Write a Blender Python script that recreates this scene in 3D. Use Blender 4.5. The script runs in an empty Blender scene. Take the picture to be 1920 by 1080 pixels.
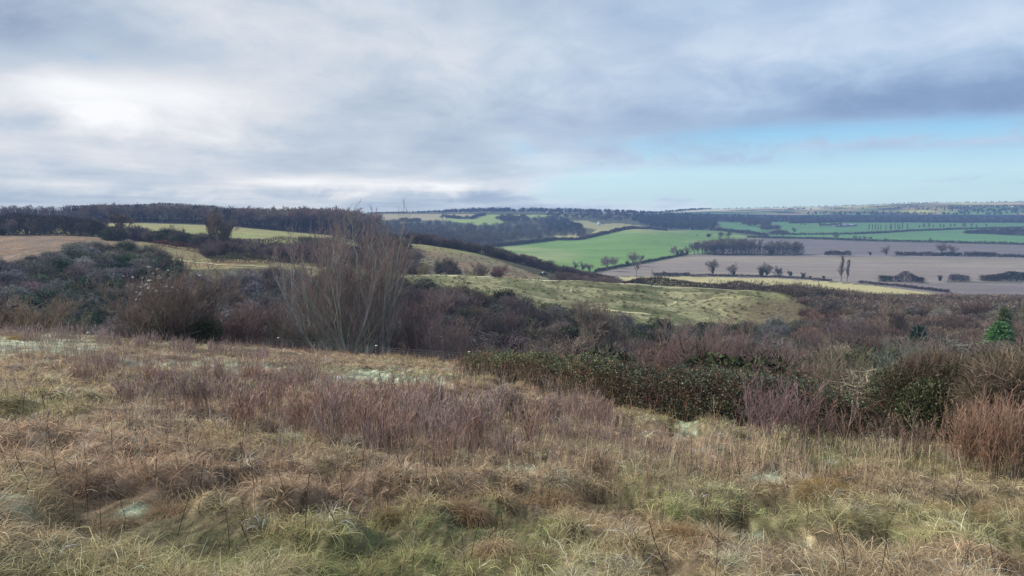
import bpy, math, random
import numpy as np
R = np.random.RandomState(7)
random.seed(7)
SC = bpy.context.scene
COL = SC.collection

# ------------------------------------------------------------------ camera maths
F = 1423.0
PT = math.radians(6.02)
CP, SP = math.cos(PT), math.sin(PT)

def ray(px, py):
    a = (px - 960) / F; b = (540 - py) / F
    y = CP + b * SP
    return a / y, (-SP + b * CP) / y

def proj(x, y, z):
    d = y * CP - z * SP
    return 960 + F * x / d, 540 - F * (y * SP + z * CP) / d

# ------------------------------------------------------------------ noise
def _hash(ix, iy, s):
    n = (ix.astype(np.int64) * 374761393 + iy.astype(np.int64) * 668265263 + s * 144665) & 0x7fffffff
    n = ((n ^ (n >> 13)) * 1274126177) & 0x7fffffff
    return ((n ^ (n >> 16)) & 0xffff) / 65535.0

def vnoise(x, y, s=0):
    x = np.asarray(x, float); y = np.asarray(y, float)
    ix = np.floor(x); iy = np.floor(y); fx = x - ix; fy = y - iy
    fx = fx * fx * (3 - 2 * fx); fy = fy * fy * (3 - 2 * fy)
    a = _hash(ix, iy, s); b = _hash(ix + 1, iy, s); c = _hash(ix, iy + 1, s); d = _hash(ix + 1, iy + 1, s)
    return (a * (1 - fx) + b * fx) * (1 - fy) + (c * (1 - fx) + d * fx) * fy

def fbm(x, y, s=0, o=4):
    t = 0; a = .5; n = 0
    for k in range(o):
        t = t + a * vnoise(np.asarray(x) * 2 ** k + 17.3 * k, np.asarray(y) * 2 ** k - 9.1 * k, s + k); n += a; a *= .5
    return t / n

def sstep(a, b, x):
    t = np.clip((x - a) / (b - a), 0, 1); return t * t * (3 - 2 * t)

# ------------------------------------------------------------------ geometry container (all quads)
class Geo:
    def __init__(s): s.V = []; s.Q = []; s.C = []; s.n = 0
    def add(s, V, Q, C):
        V = np.asarray(V, np.float32).reshape(-1, 3)
        C = np.broadcast_to(np.asarray(C, np.float32), (len(V), 3))
        s.V.append(V); s.Q.append(np.asarray(Q, np.int64).reshape(-1, 4) + s.n); s.C.append(C); s.n += len(V)
    def arr(s):
        return np.concatenate(s.V), np.concatenate(s.Q), np.concatenate(s.C)
    def merge(s, g, M=None, loc=(0, 0, 0), tint=(1, 1, 1)):
        V, Q, C = g if isinstance(g, tuple) else g.arr()
        if M is not None: V = V @ np.asarray(M, np.float32).T
        s.add(V + np.asarray(loc, np.float32), Q, C * np.asarray(tint, np.float32))
    def mesh(s, name, mat, smooth=False):
        V, Q, C = s.arr()
        me = bpy.data.meshes.new(name)
        me.vertices.add(len(V)); me.vertices.foreach_set('co', V.ravel())
        me.loops.add(len(Q) * 4); me.loops.foreach_set('vertex_index', Q.ravel().astype(np.int32))
        me.polygons.add(len(Q)); me.polygons.foreach_set('loop_start', (np.arange(len(Q)) * 4).astype(np.int32))
        if smooth: me.polygons.foreach_set('use_smooth', np.ones(len(Q), bool))
        at = me.color_attributes.new('Col', 'FLOAT_COLOR', 'POINT')
        at.data.foreach_set('color', np.concatenate([C, np.ones((len(C), 1), np.float32)], 1).astype(np.float32).ravel())
        me.materials.append(mat); me.update(); 
        return me
    def obj(s, name, mat, parent=None, smooth=False):
        return mkobj(name, s.mesh(name, mat, smooth), parent)

def mkobj(name, me, parent=None):
    o = bpy.data.objects.new(name, me); COL.objects.link(o)
    if parent is not None: o.parent = parent
    return o

def tag(o, label=None, cat=None, group=None, kind=None):
    if label: o['label'] = label
    if cat: o['category'] = cat
    if group: o['group'] = group
    if kind: o['kind'] = kind
    return o

def empty(name, loc, label, cat, group=None):
    o = bpy.data.objects.new(name, None); COL.objects.link(o); o.location = loc; o.empty_display_size = .2
    return tag(o, label, cat, group)

def nrm(v): return v / np.maximum(np.linalg.norm(v, axis=-1, keepdims=True), 1e-9)

def grow(st, di, ln, ra, K=4, wob=.15, trop=0., r_end=.35, sag=0.):
    """polylines: st (n,3) di (n,3) ln (n,) ra (n,) -> pts (n,K+1,3), rad (n,K+1)"""
    n = len(st); P = np.zeros((n, K + 1, 3)); P[:, 0] = st; d = nrm(di)
    ln = np.broadcast_to(ln, (n,)); ra = np.broadcast_to(ra, (n,))
    for k in range(K):
        d = d + R.normal(0, wob, (n, 3)); d[:, 2] += trop / K * 2; d[:, 2] -= sag * (k + 1) / K
        d = nrm(d); P[:, k + 1] = P[:, k] + d * (ln / K)[:, None]
    t = np.linspace(0, 1, K + 1)[None]
    return P, ra[:, None] * (1 - t * (1 - r_end))

def spawn(P, Rd, ln, nc, t0=.3, t1=1., ang=.7, ratio=.5, rr=.6, up=0.):
    n, K1, _ = P.shape; K = K1 - 1; m = n * nc
    idx = np.repeat(np.arange(n), nc)
    t = (t0 + (t1 - t0) * ((np.tile(np.arange(nc), n) + R.rand(m)) / nc)) * K
    i = np.minimum(t.astype(int), K - 1); f = (t - i)[:, None]
    pos = P[idx, i] * (1 - f) + P[idx, i + 1] * f
    d = nrm(P[idx, i + 1] - P[idx, i])
    rad = Rd[idx, i] * (1 - f[:, 0]) + Rd[idx, i + 1] * f[:, 0]
    q = R.normal(0, 1, (m, 3)); q = nrm(q - (q * d).sum(1, keepdims=True) * d)
    a = (ang * (.7 + .6 * R.rand(m)))[:, None]
    nd = d * np.cos(a) + q * np.sin(a); nd[:, 2] += up
    l = np.broadcast_to(ln, (n,))[idx] * ratio * (1.15 - .45 * t / K) * (.7 + .6 * R.rand(m))
    return pos, nrm(nd), l, rad * rr, idx

def basis(d):
    h = np.where(np.abs(d[:, 2:3]) > .9, np.array([[1., 0, 0]]), np.array([[0., 0, 1]]))
    u = nrm(np.cross(d, h)); return u, np.cross(d, u)

def tubes(g, P, Rd, col, S=3, rmin=0.):
    n, K1, _ = P.shape; u, v = basis(nrm(P[:, -1] - P[:, 0]))
    Rd = np.maximum(Rd, rmin)
    a = np.arange(S) * 2 * math.pi / S
    ring = np.cos(a)[None, :, None] * u[:, None] + np.sin(a)[None, :, None] * v[:, None]
    V = P[:, :, None] + ring[:, None] * Rd[:, :, None, None]
    b = (np.arange(n) * K1 * S)[:, None, None] + (np.arange(K1 - 1) * S)[None, :, None]
    j = np.arange(S)[None, None]; j2 = (j + 1) % S
    Q = np.stack([b + j, b + j2, b + S + j2, b + S + j], -1)
    C = np.asarray(col, float)
    if C.ndim == 2: C = np.repeat(C, K1 * S, 0)
    elif C.ndim == 3: C = np.repeat(C.reshape(-1, 3), S, 0)
    g.add(V, Q, C)

def ribbons(g, P, W, col, side=None):
    n, K1, _ = P.shape
    if side is None:
        d = nrm(P[:, -1] - P[:, 0]); q = R.normal(0, 1, (n, 3)); side = nrm(np.cross(d, q))
    V = np.stack([P - side[:, None] * W[..., None] / 2, P + side[:, None] * W[..., None] / 2], 2)
    b = (np.arange(n) * K1 * 2)[:, None] + (np.arange(K1 - 1) * 2)[None]
    Q = np.stack([b, b + 1, b + 3, b + 2], -1)
    C = np.asarray(col, float)
    if C.ndim == 2: C = np.repeat(C, K1 * 2, 0)
    elif C.ndim == 3: C = np.repeat(C.reshape(-1, 3), 2, 0)
    g.add(V, Q, C)

def leaves(g, pos, size, col, nup=.4):
    n = len(pos); nm = R.normal(0, 1, (n, 3)); nm[:, 2] = np.abs(nm[:, 2]) + nup; nm = nrm(nm)
    u, v = basis(nm); a = R.rand(n)[:, None] * 6.28
    p = u * np.cos(a) + v * np.sin(a); q = np.cross(nm, p)
    s = (np.broadcast_to(size, (n,)) * (.6 + .7 * R.rand(n)))[:, None]
    V = np.stack([pos - p * s * .5, pos + q * s * .3, pos + p * s * .5 + nm * s * -.12, pos - q * s * .3], 1)
    Q = np.arange(n * 4).reshape(n, 4)
    C = np.repeat(np.asarray(col, float), 4, 0) if np.ndim(col) == 2 else col
    g.add(V, Q, C)

def vary(c, n, s=.2, h=.06):
    c = np.asarray(c, float); k = 1 + R.normal(0, s, (n, 1))
    return np.clip(c[None] * k * (1 + R.normal(0, h, (n, 3))), .004, .95)

# ------------------------------------------------------------------ materials
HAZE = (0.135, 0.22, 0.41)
def haze_wrap(nt, shader_out):  # aerial haze painted into the material as emission growing with distance from origin
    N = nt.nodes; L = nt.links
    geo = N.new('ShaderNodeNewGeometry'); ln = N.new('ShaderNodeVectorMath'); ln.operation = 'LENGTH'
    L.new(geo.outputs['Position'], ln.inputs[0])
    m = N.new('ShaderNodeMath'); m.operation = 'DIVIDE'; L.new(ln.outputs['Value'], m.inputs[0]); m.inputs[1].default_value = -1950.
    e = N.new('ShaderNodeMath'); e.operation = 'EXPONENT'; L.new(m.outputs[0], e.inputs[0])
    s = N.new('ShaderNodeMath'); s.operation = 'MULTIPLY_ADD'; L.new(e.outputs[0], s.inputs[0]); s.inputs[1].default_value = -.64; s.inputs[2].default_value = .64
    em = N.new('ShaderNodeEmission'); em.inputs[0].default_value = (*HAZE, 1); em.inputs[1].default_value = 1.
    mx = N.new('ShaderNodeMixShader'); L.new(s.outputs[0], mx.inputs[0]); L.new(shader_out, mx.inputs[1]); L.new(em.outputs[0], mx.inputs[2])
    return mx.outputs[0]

def mat_col(name, noise=0., nscale=1., rough=.9, spec=.15, haze=True, bump=0., trans=0., gain=1., stretch=(1, 1, 1), noise2=0., nscale2=.1):
    m = bpy.data.materials.new(name); m.use_nodes = True; nt = m.node_tree; N = nt.nodes; L = nt.links
    N.clear(); out = N.new('ShaderNodeOutputMaterial'); b = N.new('ShaderNodeBsdfPrincipled')
    b.inputs['Roughness'].default_value = rough; b.inputs['Specular IOR Level'].default_value = spec
    at = N.new('ShaderNodeVertexColor'); at.layer_name = 'Col'
    oi = N.new('ShaderNodeObjectInfo')
    mx = N.new('ShaderNodeMix'); mx.data_type = 'RGBA'; mx.blend_type = 'MULTIPLY'; mx.inputs[0].default_value = 1
    L.new(at.outputs['Color'], mx.inputs[6]); L.new(oi.outputs['Color'], mx.inputs[7]); c = mx.outputs[2]
    def nz(sc, amt, c, det=6):
        geo = N.new('ShaderNodeNewGeometry'); mp = N.new('ShaderNodeMapping'); mp.inputs['Scale'].default_value = stretch
        L.new(geo.outputs['Position'], mp.inputs[0])
        n = N.new('ShaderNodeTexNoise'); n.inputs['Scale'].default_value = sc; n.inputs['Detail'].default_value = det; n.inputs['Roughness'].default_value = .65
        L.new(mp.outputs[0], n.inputs['Vector'])
        r = N.new('ShaderNodeMapRange'); r.inputs[1].default_value = .3; r.inputs[2].default_value = .7; r.inputs[3].default_value = 1 - amt; r.inputs[4].default_value = 1 + amt
        L.new(n.outputs[0], r.inputs[0])
        s = N.new('ShaderNodeVectorMath'); s.operation = 'SCALE'; L.new(c, s.inputs[0]); L.new(r.outputs[0], s.inputs['Scale'])
        return s.outputs[0], n
    if noise: c, n1 = nz(nscale, noise, c)
    if noise2: c, _ = nz(nscale2, noise2, c)
    L.new(c, b.inputs['Base Color'])
    if bump:
        bp = N.new('ShaderNodeBump'); bp.inputs['Strength'].default_value = bump; bp.inputs['Distance'].default_value = .5
        L.new(n1.outputs[0], bp.inputs['Height']); L.new(bp.outputs[0], b.inputs['Normal'])
    sh = b.outputs[0]
    if trans:
        tr = N.new('ShaderNodeBsdfTranslucent'); L.new(c, tr.inputs[0]); ms = N.new('ShaderNodeMixShader'); ms.inputs[0].default_value = trans
        L.new(sh, ms.inputs[1]); L.new(tr.outputs[0], ms.inputs[2]); sh = ms.outputs[0]
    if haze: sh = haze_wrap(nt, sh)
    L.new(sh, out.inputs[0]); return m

M_TWIG = mat_col('twig_bark', rough=.9)
M_GRASS = mat_col('dry_grass', rough=.7, spec=.25, haze=False, trans=.4)
M_LEAF = mat_col('leaf', rough=.55, spec=.35, trans=.15)
M_GROUND = mat_col('soil_turf', noise=.35, nscale=6., bump=.4, haze=False)
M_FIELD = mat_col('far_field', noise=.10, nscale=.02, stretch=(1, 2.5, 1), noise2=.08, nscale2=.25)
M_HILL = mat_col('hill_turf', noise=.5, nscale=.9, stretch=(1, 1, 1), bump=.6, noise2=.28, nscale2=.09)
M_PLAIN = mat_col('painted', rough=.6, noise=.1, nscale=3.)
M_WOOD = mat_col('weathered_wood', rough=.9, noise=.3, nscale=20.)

# ------------------------------------------------------------------ foreground hill
def brow(x): return np.interp(x, [-60, -34, -17, -8, 0, 3, 6, 10, 14, 40], [56, 51, 47, 44.5, 40, 33, 27, 23, 21, 20])
def tuss(x, y):
    wx = .5 * fbm(x / .8, y / .8, 41, 2); r = vnoise(x / .58 + wx, y / .5 + wx, 3)
    return .65 * sstep(.25, .75, r) + .35 * vnoise(x / .22, y / .22, 44)
def fgz(x, y, bump=True):
    x = np.asarray(x, float); y = np.asarray(y, float)
    z = -1.65 - .152 * y - .0004 * y * np.abs(y) - .065 * x
    e = y - brow(x); z = z - .30 * (np.sqrt(e * e + 9) + e) / 2
    if bump:
        z = z + .30 * (tuss(x, y) - .5) + .32 * (fbm(x / 6, y / 6, 5, 2) - .5)
    return z

# ------------------------------------------------------------------ far terrain (rings of distance x azimuth columns)
far = [(1500, 408), (2200, 405), (3500, 403), (5000, 403), (9000, 403), (16000, 402)]
TB = {
 -300: [(115, 690), (205, 522), (250, 494), (285, 468), (340, 440), (430, 428), (640, 417), (1000, 412)] + far,
 0:    [(105, 690), (200, 522), (240, 498), (280, 468), (335, 441), (430, 428), (640, 417), (1000, 414)] + far,
 130:  [(103, 700), (190, 522), (235, 485), (275, 463), (330, 443), (430, 427), (620, 417), (1000, 414)] + far,
 270:  [(100, 715), (185, 540), (232, 497), (270, 470), (310, 454), (400, 436), (600, 417), (900, 414)] + far,
 400:  [(95, 740), (170, 560), (225, 500), (260, 486), (310, 468), (400, 446), (600, 420), (900, 418)] + far,
 520:  [(95, 755), (165, 572), (222, 502), (260, 494), (315, 482), (390, 456), (570, 433), (900, 432)] + far,
 640:  [(93, 770), (165, 592), (225, 506), (265, 506), (320, 486), (385, 462), (560, 444), (1000, 444), (1500, 430), (2200, 415), (3500, 403), (5000, 401), (9000, 404), (16000, 403)],
 740:  [(92, 775), (165, 590), (232, 514), (265, 517), (325, 486), (400, 458), (600, 476), (1000, 455), (1500, 434), (2200, 416), (3500, 400), (5000, 401), (9000, 404), (16000, 403)],
 800:  [(91, 775), (170, 575), (242, 518), (280, 523), (335, 490), (400, 457), (600, 482), (1000, 460), (1500, 436), (2200, 416), (3500, 399.5), (5000, 401), (9000, 404), (16000, 403)],
 900:  [(90, 770), (175, 582), (255, 523), (300, 531), (345, 506), (400, 477), (600, 505), (1000, 466), (1500, 440), (2200, 417), (3500, 398), (5000, 400), (9000, 404), (16000, 403)],
 1050: [(90, 765), (183, 604), (265, 530), (310, 541), (350, 531), (390, 519), (650, 520), (1000, 473), (1500, 446), (2200, 424), (3500, 398.5), (5000, 400), (9000, 404), (16000, 403)],
 1200: [(90, 760), (188, 620), (270, 536), (315, 550), (370, 548), (450, 541), (620, 529), (1000, 474), (1500, 430), (2200, 429), (3500, 401), (5000, 401), (9000, 404), (16000, 403)],
 1310: [(90, 760), (190, 625), (275, 541), (320, 557), (380, 555), (460, 547), (600, 532), (1000, 475), (1500, 446), (2200, 430), (3500, 410), (5000, 402), (9000, 394), (16000, 392)],
 1450: [(85, 765), (190, 632), (272, 549), (320, 563), (380, 560), (460, 551), (600, 532), (1000, 476), (1500, 453), (2200, 434), (3500, 415), (5000, 406), (9000, 390), (16000, 390)],
 1560: [(75, 770), (180, 645), (262, 560), (320, 568), (380, 564), (460, 556), (600, 533), (1000, 476), (1500, 453), (2200, 434), (3500, 415), (5000, 406), (9000, 387), (16000, 389)],
 1680: [(62, 775), (160, 650), (275, 577), (330, 570), (390, 566), (460, 559), (600, 533), (1000, 476), (1500, 453), (2200, 434), (3500, 415), (5000, 406), (9000, 382), (16000, 388)],
 1920: [(58, 780), (155, 655), (275, 580), (330, 572), (390, 568), (460, 561), (600, 534), (1000, 477), (1500, 454), (2200, 435), (3500, 415), (5000, 406), (9000, 378.5), (16000, 386)],
 2300: [(58, 785), (155, 660), (275, 582), (330, 574), (390, 569), (460, 561), (600, 534), (1000, 477), (1500, 454), (2200, 435), (3500, 415), (5000, 406), (9000, 378), (16000, 386)],
}
cols = np.arange(-900, 2824, 4.0)
tk = sorted(TB); NK = 14
Dk = np.zeros((len(cols), NK + 3)); Zk = np.zeros_like(Dk)
def smooth(a, s=12):
    k = np.exp(-np.linspace(-2.5, 2.5, 2 * s + 1) ** 2 / 2); k /= k.sum()
    return np.convolve(np.pad(a, s, 'edge'), k, 'valid')
for k in range(NK):
    d = np.array([TB[c][k][0] for c in tk], float); y = np.array([TB[c][k][1] for c in tk], float)
    Dk[:, k + 2] = smooth(np.interp(cols, tk, d))
    yy = smooth(np.interp(cols, tk, y)); Zk[:, k + 2] = Dk[:, k + 2] * ray(960, yy)[1]
tx = (cols - 960) / F
b0 = np.full(len(cols), 45.)
for _ in range(8): b0 = .5 * b0 + .5 * brow(tx * b0)
Dk[:, 1] = b0 * 1.2; Zk[:, 1] = fgz(tx * Dk[:, 1], Dk[:, 1], False) - .6
Dk[:, 0] = b0 * .9; Zk[:, 0] = fgz(tx * Dk[:, 0], Dk[:, 0], False) - 3
Dk[:, -1] = 45000; Zk[:, -1] = 45000 * ray(960, np.interp(cols, [1180, 1420], [401.5, 392.5]))[1]
NS = [6, 10, 14, 48, 14, 22, 22, 22, 46, 46, 30, 30, 22, 26, 10, 3]
def pchip(X, Y, n):
    h = np.diff(X, axis=1); m = np.diff(Y, axis=1) / h
    w = 2 * m[:, 1:] * m[:, :-1] / np.where(np.abs(m[:, 1:] + m[:, :-1]) < 1e-9, 1, m[:, 1:] + m[:, :-1])
    s = np.zeros_like(X); s[:, 1:-1] = np.where(m[:, 1:] * m[:, :-1] > 0, w, 0); s[:, 0] = m[:, 0]; s[:, -1] = m[:, -1]
    xs, zs = [], []
    for k in range(X.shape[1] - 1):
        t = (np.arange(n[k]) / n[k])[None]; H = h[:, k:k + 1]
        xs.append(X[:, k:k + 1] + t * H)
        zs.append((2 * t ** 3 - 3 * t ** 2 + 1) * Y[:, k:k + 1] + (t ** 3 - 2 * t ** 2 + t) * H * s[:, k:k + 1]
                  + (-2 * t ** 3 + 3 * t ** 2) * Y[:, k + 1:k + 2] + (t ** 3 - t ** 2) * H * s[:, k + 1:k + 2])
    xs.append(X[:, -1:]); zs.append(Y[:, -1:])
    return np.concatenate(xs, 1), np.concatenate(zs, 1)
GD, GZ = pchip(Dk, Zk, NS)
GX = GD * tx[:, None]
amp = np.interp(GD, [60, 150, 260, 420, 520, 1500, 5000], [.8, 1.2, .9, .9, .3, .8, 3.])
per = np.interp(GD, [60, 260, 600, 2000, 9000], [14, 18, 60, 200, 700])
GZ = GZ + amp * (fbm(GX / per, GD / per, 11, 4) - .5) * 2
# terraced humps on the grassy spur
pxg, pyg = proj(GX, GD, GZ)
hump = np.exp(-((pxg - 1400) / 110) ** 2) * sstep(195, 225, GD) * (1 - sstep(262, 274, GD))
GZ = GZ + hump * 1.5 * np.sin(GX / 7. + GD / 4.2 + 2 * fbm(GX / 20, GD / 20, 4, 2))
GZ = GZ + sstep(195, 215, GD) * (1 - sstep(262, 275, GD)) * sstep(750, 850, pxg) * (1 - sstep(1500, 1600, pxg)) * .55 * np.abs(np.sin(GD / 3.3 + GX / 31 + 3 * fbm(GX / 25, GD / 25, 9, 2)))
pxg, pyg = proj(GX, GD, GZ)

def colz(c, Y):
    f = np.clip((c - cols[0]) / 4.0, 0, len(cols) - 1.001); i = int(f); f -= i
    return np.interp(Y, GD[i], GZ[i]) * (1 - f) + np.interp(Y, GD[i + 1], GZ[i + 1]) * f
def gz(x, y):
    if y < 20: return float(fgz(x, y))
    m = colz(960 + F * x / y, y)
    return float(max(m, fgz(x, y))) if y < 95 else float(m)
def hit(px, py, dmin=3., dmax=40000.):
    a, s = ray(px, py); Y = np.geomspace(dmin, dmax, 3000)
    g = colz(960 + F * a, Y); g = np.where(Y < GD[0, 0] * .5, -1e9, g)
    g = np.where(Y < 22, -1e9, g)
    m = Y < 100; g[m] = np.maximum(g[m], fgz(a * Y[m], Y[m]))
    w = np.nonzero(s * Y < g)[0]
    k = w[0] if len(w) else len(Y) - 1
    return (a * Y[k], Y[k], float(g[k]))
def at(px, Y, py=480):
    a = ray(px, py)[0]; return (a * Y, Y, gz(a * Y, Y))

# ------------------------------------------------------------------ fields: split the far sheet into separate ground objects
def inpoly(px, py, poly):
    c = np.zeros(px.shape, bool); n = len(poly)
    for i in range(n):
        x1, y1 = poly[i]; x2, y2 = poly[(i + 1) % n]
        if y1 == y2: continue
        c ^= ((y1 > py) != (y2 > py)) & (px < (x2 - x1) * (py - y1) / (y2 - y1) + x1)
    return c
fx = (pxg[:-1, :-1] + pxg[1:, 1:]) / 2; fy = (pyg[:-1, :-1] + pyg[1:, 1:]) / 2; fd = (GD[:-1, :-1] + GD[1:, 1:]) / 2
wb = 2.2 * (fbm(fx / 60, fd / 60, 21, 3) - .5)
REG = [  # name, polygon in picture coordinates (projected on the terrain), distance range, colour, material
 ('scrub_floor', None, 0, 1e9, (.075, .07, .04), 'H'),
 ('pasture_hillside', [(-900, 300), (560, 300), (560, 700), (-900, 700)], 218, 345, (.19, .138, .10), 'H'),
 ('stubble_hill', [(-900, 300), (720, 300), (720, 600), (-900, 600)], 345, 600, (.27, .26, .11), 'H'),
 ('wood_floor', [(-900, 300), (640, 300), (640, 600), (-900, 600)], 575, 1200, (.06, .05, .045), 'F'),
 ('grassy_spur', [(560, 480), (640, 500), (1200, 530), (1600, 545), (1650, 560), (1590, 566), (1500, 600), (1400, 612), (1150, 606), (1080, 594), (980, 578), (900, 560), (820, 538), (740, 524), (560, 520)], 150, 290, (.165, .172, .08), 'H'),
 ('ridge_slope', [(540, 440), (800, 440), (1300, 620), (540, 620)], 290, 430, (.22, .20, .12), 'H'),
 ('valley_floor', [(690, 300), (3000, 300), (3000, 560), (690, 560)], 430, 1e9, (.09, .10, .05), 'F'),
 ('crop_field', [(890, 466), (935, 462), (1045, 449.5), (1062, 450), (1092, 449), (1120, 443), (1150, 436), (1180, 430), (1215, 428.5), (1250, 432.5), (1300, 431), (1360, 434), (1440, 448), (1400, 470), (1300, 476), (1230, 490), (1115, 512), (1080, 520), (880, 520)], 600, 3300, (.15, .265, .075), 'F'),
 ('ploughed_field', [(1115, 511), (1230, 490), (1300, 476.5), (1500, 479.5), (1900, 483), (2900, 492), (2900, 528), (1780, 528), (1640, 533), (1560, 527), (1290, 517), (1100, 518)], 560, 3300, (.235, .20, .175), 'F'),
 ('lower_ploughed_field', [(1640, 533), (1780, 529), (2900, 529), (2900, 560), (1780, 560)], 450, 3300, (.18, .155, .15), 'F'),
 ('upper_ploughed_field', [(1380, 447), (1520, 448), (1640, 453), (1780, 456), (1920, 459.5), (2900, 475), (2900, 491), (1900, 482), (1500, 478.5), (1330, 475)], 900, 3300, (.175, .155, .155), 'F'),
 ('stubble_field', [(1140, 519), (1290, 518), (1450, 521), (1560, 528), (1640, 535), (1740, 548), (1800, 556), (1780, 570), (1140, 560)], 430, 3300, (.43, .385, .19), 'F'),
 ('green_field', [(1350, 416), (3000, 416), (3000, 470), (1920, 457.5), (1780, 454), (1640, 451), (1520, 446), (1440, 445), (1380, 434), (1355, 428)], 900, 3600, (.12, .255, .10), 'F'),
 ('far_pasture', [(700, 401), (905, 401), (905, 412), (850, 413), (700, 413)], 1500, 4000, (.42, .37, .22), 'F'),
 ('far_meadow', [(905, 402), (1040, 402.5), (1010, 408), (960, 412), (930, 424), (900, 422), (830, 412), (880, 405)], 1500, 4000, (.30, .40, .13), 'F'),
 ('far_meadow', [(700, 414), (760, 413), (790, 415), (790, 418), (710, 420)], 1500, 4000, (.27, .36, .13), 'F'),
 ('far_meadow', [(1035, 402.5), (1100, 402), (1150, 405), (1080, 408)], 1500, 4000, (.22, .25, .12), 'F'),
 ('mound_pasture', [(1065, 414), (1100, 413), (1130, 420), (1160, 417.5), (1205, 423), (1200, 428), (1150, 436), (1105, 443), (1120, 430), (1080, 424)], 1400, 4000, (.36, .34, .15), 'F'),
 ('mound_pasture', [(1040, 441), (1085, 440), (1090, 447), (1045, 446)], 1200, 4000, (.36, .34, .15), 'F'),
 ('far_woodland_floor', [(1220, 399), (3000, 399), (3000, 416.5), (1220, 416)], 2600, 5600, (.035, .05, .06), 'F'),
 ('far_hills', None, 5600, 1e9, (.15, .19, .10), 'F'),
]
rid = np.zeros(fx.shape, int)
for i, (nm, poly, d0, d1, c, mk) in enumerate(REG):
    m = (fd >= d0) & (fd < d1)
    if poly is not None: m &= inpoly(fx, fy + wb * .5 * (fd < 1200), poly)
    rid[m] = i
# per-vertex colours
n1 = fbm(GX / 9, GD / 9, 31, 4); n2 = fbm(GX / 60, GD / 60, 32, 3)
rv = np.zeros(GD.shape, int); rv[:-1, :-1] = rid; rv[-1] = rv[-2]; rv[:, -1] = rv[:, -2]
base = np.array([r[4] for r in REG])[rv]
def mixc(mask, c, base): return base * (1 - mask[..., None]) + np.asarray(c) * mask[..., None]
isr = lambda *nm: np.isin(rv, [i for i, r in enumerate(REG) if r[0] in nm])
m = isr('pasture_hillside') * sstep(90, 330, pxg); base = mixc(m * .8, (.21, .20, .085), base)
m = isr('pasture_hillside') * sstep(.5, .62, n1); base = mixc(m * .6, (.25, .15, .085), base)
m = isr('stubble_hill') * sstep(.48, .6, n2) * .7; base = mixc(m, (.22, .27, .10), base)
m = isr('grassy_spur') * sstep(.48, .62, n1); base = mixc(m * .75, (.28, .265, .145), base)
m = isr('grassy_spur') * sstep(.58, .42, n2) * sstep(.6, .4, n1); base = mixc(m * .75, (.09, .105, .04), base)
m = isr('grassy_spur', 'ridge_slope', 'pasture_hillside') * sstep(.56, .7, fbm(GX / 2.6, GD / 2.6, 39, 2)); base = mixc(m * .55, (.10, .085, .045), base)
m = isr('grassy_spur') * sstep(1340, 1440, pxg) * sstep(555, 572, pyg); base = mixc(m * (.75 + .3 * n1), (.125, .098, .058), base)
m = isr('ridge_slope') * sstep(.45, .6, n1); base = mixc(m * .7, (.20, .13, .08), base)
m = isr('ridge_slope') * sstep(.5, .35, n2); base = mixc(m * .5, (.27, .29, .11), base)
m = isr('crop_field') * sstep(.56, .75, fbm(GX / 190, GD / 190, 35, 3)) * .8; base = mixc(m, (.30, .34, .15), base)
m = isr('crop_field') * np.exp(-((pxg - 1215) / 60) ** 2 - ((pyg - 431) / 7) ** 2); base = mixc(m * .7, (.34, .35, .18), base)
m = isr('ploughed_field') * sstep(.4, .7, fbm(GX / 300, GD / 40, 37, 3)); base = mixc(m * .5, (.31, .27, .19), base)
# patchwork on the far hills; bright fields have sunlight painted into their colour
cellx = np.floor((pxg + 22 * np.sin(GD / 260.)) / 44 + .7 * np.floor(GD / 500)); celly = np.floor(GD / 420 + .25 * np.sin(pxg / 50))
hsh = _hash(cellx, celly, 77); fh = isr('far_hills')
pal = np.array([(.07, .09, .10), (.09, .11, .11), (.20, .38, .16), (.14, .22, .13), (.10, .11, .11), (.40, .33, .22), (.18, .34, .17), (.12, .12, .13)])
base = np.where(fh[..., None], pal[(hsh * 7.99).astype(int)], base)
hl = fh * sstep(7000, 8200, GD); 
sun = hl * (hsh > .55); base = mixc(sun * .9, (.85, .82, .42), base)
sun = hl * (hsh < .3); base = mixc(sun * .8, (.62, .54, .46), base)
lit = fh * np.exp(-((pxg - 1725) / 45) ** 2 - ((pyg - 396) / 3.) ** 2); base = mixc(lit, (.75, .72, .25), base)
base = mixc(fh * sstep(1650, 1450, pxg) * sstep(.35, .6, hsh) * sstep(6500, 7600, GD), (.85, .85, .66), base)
m = isr('ploughed_field', 'upper_ploughed_field', 'lower_ploughed_field', 'crop_field', 'green_field'); base = base * (1 + m * (.05 * np.sin((GX * .3 + GD) / 7.) + .34 * (fbm(GX / 120, GD / 35, 45, 4) - .5)))[..., None]
base = base * (1 + .25 * (n1 - .5))[..., None]
nC, nR = GD.shape
vid = np.arange(nC * nR).reshape(nC, nR)
allQ = np.stack([vid[:-1, :-1], vid[1:, :-1], vid[1:, 1:], vid[:-1, 1:]], -1)
PV = np.stack([GX, GD, GZ], -1).reshape(-1, 3); PC = base.reshape(-1, 3)
def ground_from(mask, name, mat):
    Q = allQ[mask]
    if len(Q) == 0: return
    u, inv = np.unique(Q.ravel(), return_inverse=True)
    g = Geo(); g.add(PV[u], inv.reshape(-1, 4), PC[u]); o = g.obj(name, mat, smooth=True); tag(o, kind='structure'); return o
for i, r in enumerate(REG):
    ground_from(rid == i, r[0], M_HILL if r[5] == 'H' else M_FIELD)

# near hilltop sheet
ux = np.linspace(-1, 1, 560); xs = 10 * ux + 60 * ux ** 3
uy = np.linspace(0, 1, 420); ys = -12 + 22 * uy + 75 * uy ** 2.2
X, Y = np.meshgrid(xs, ys, indexing='ij'); Z = fgz(X, Y)

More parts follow.
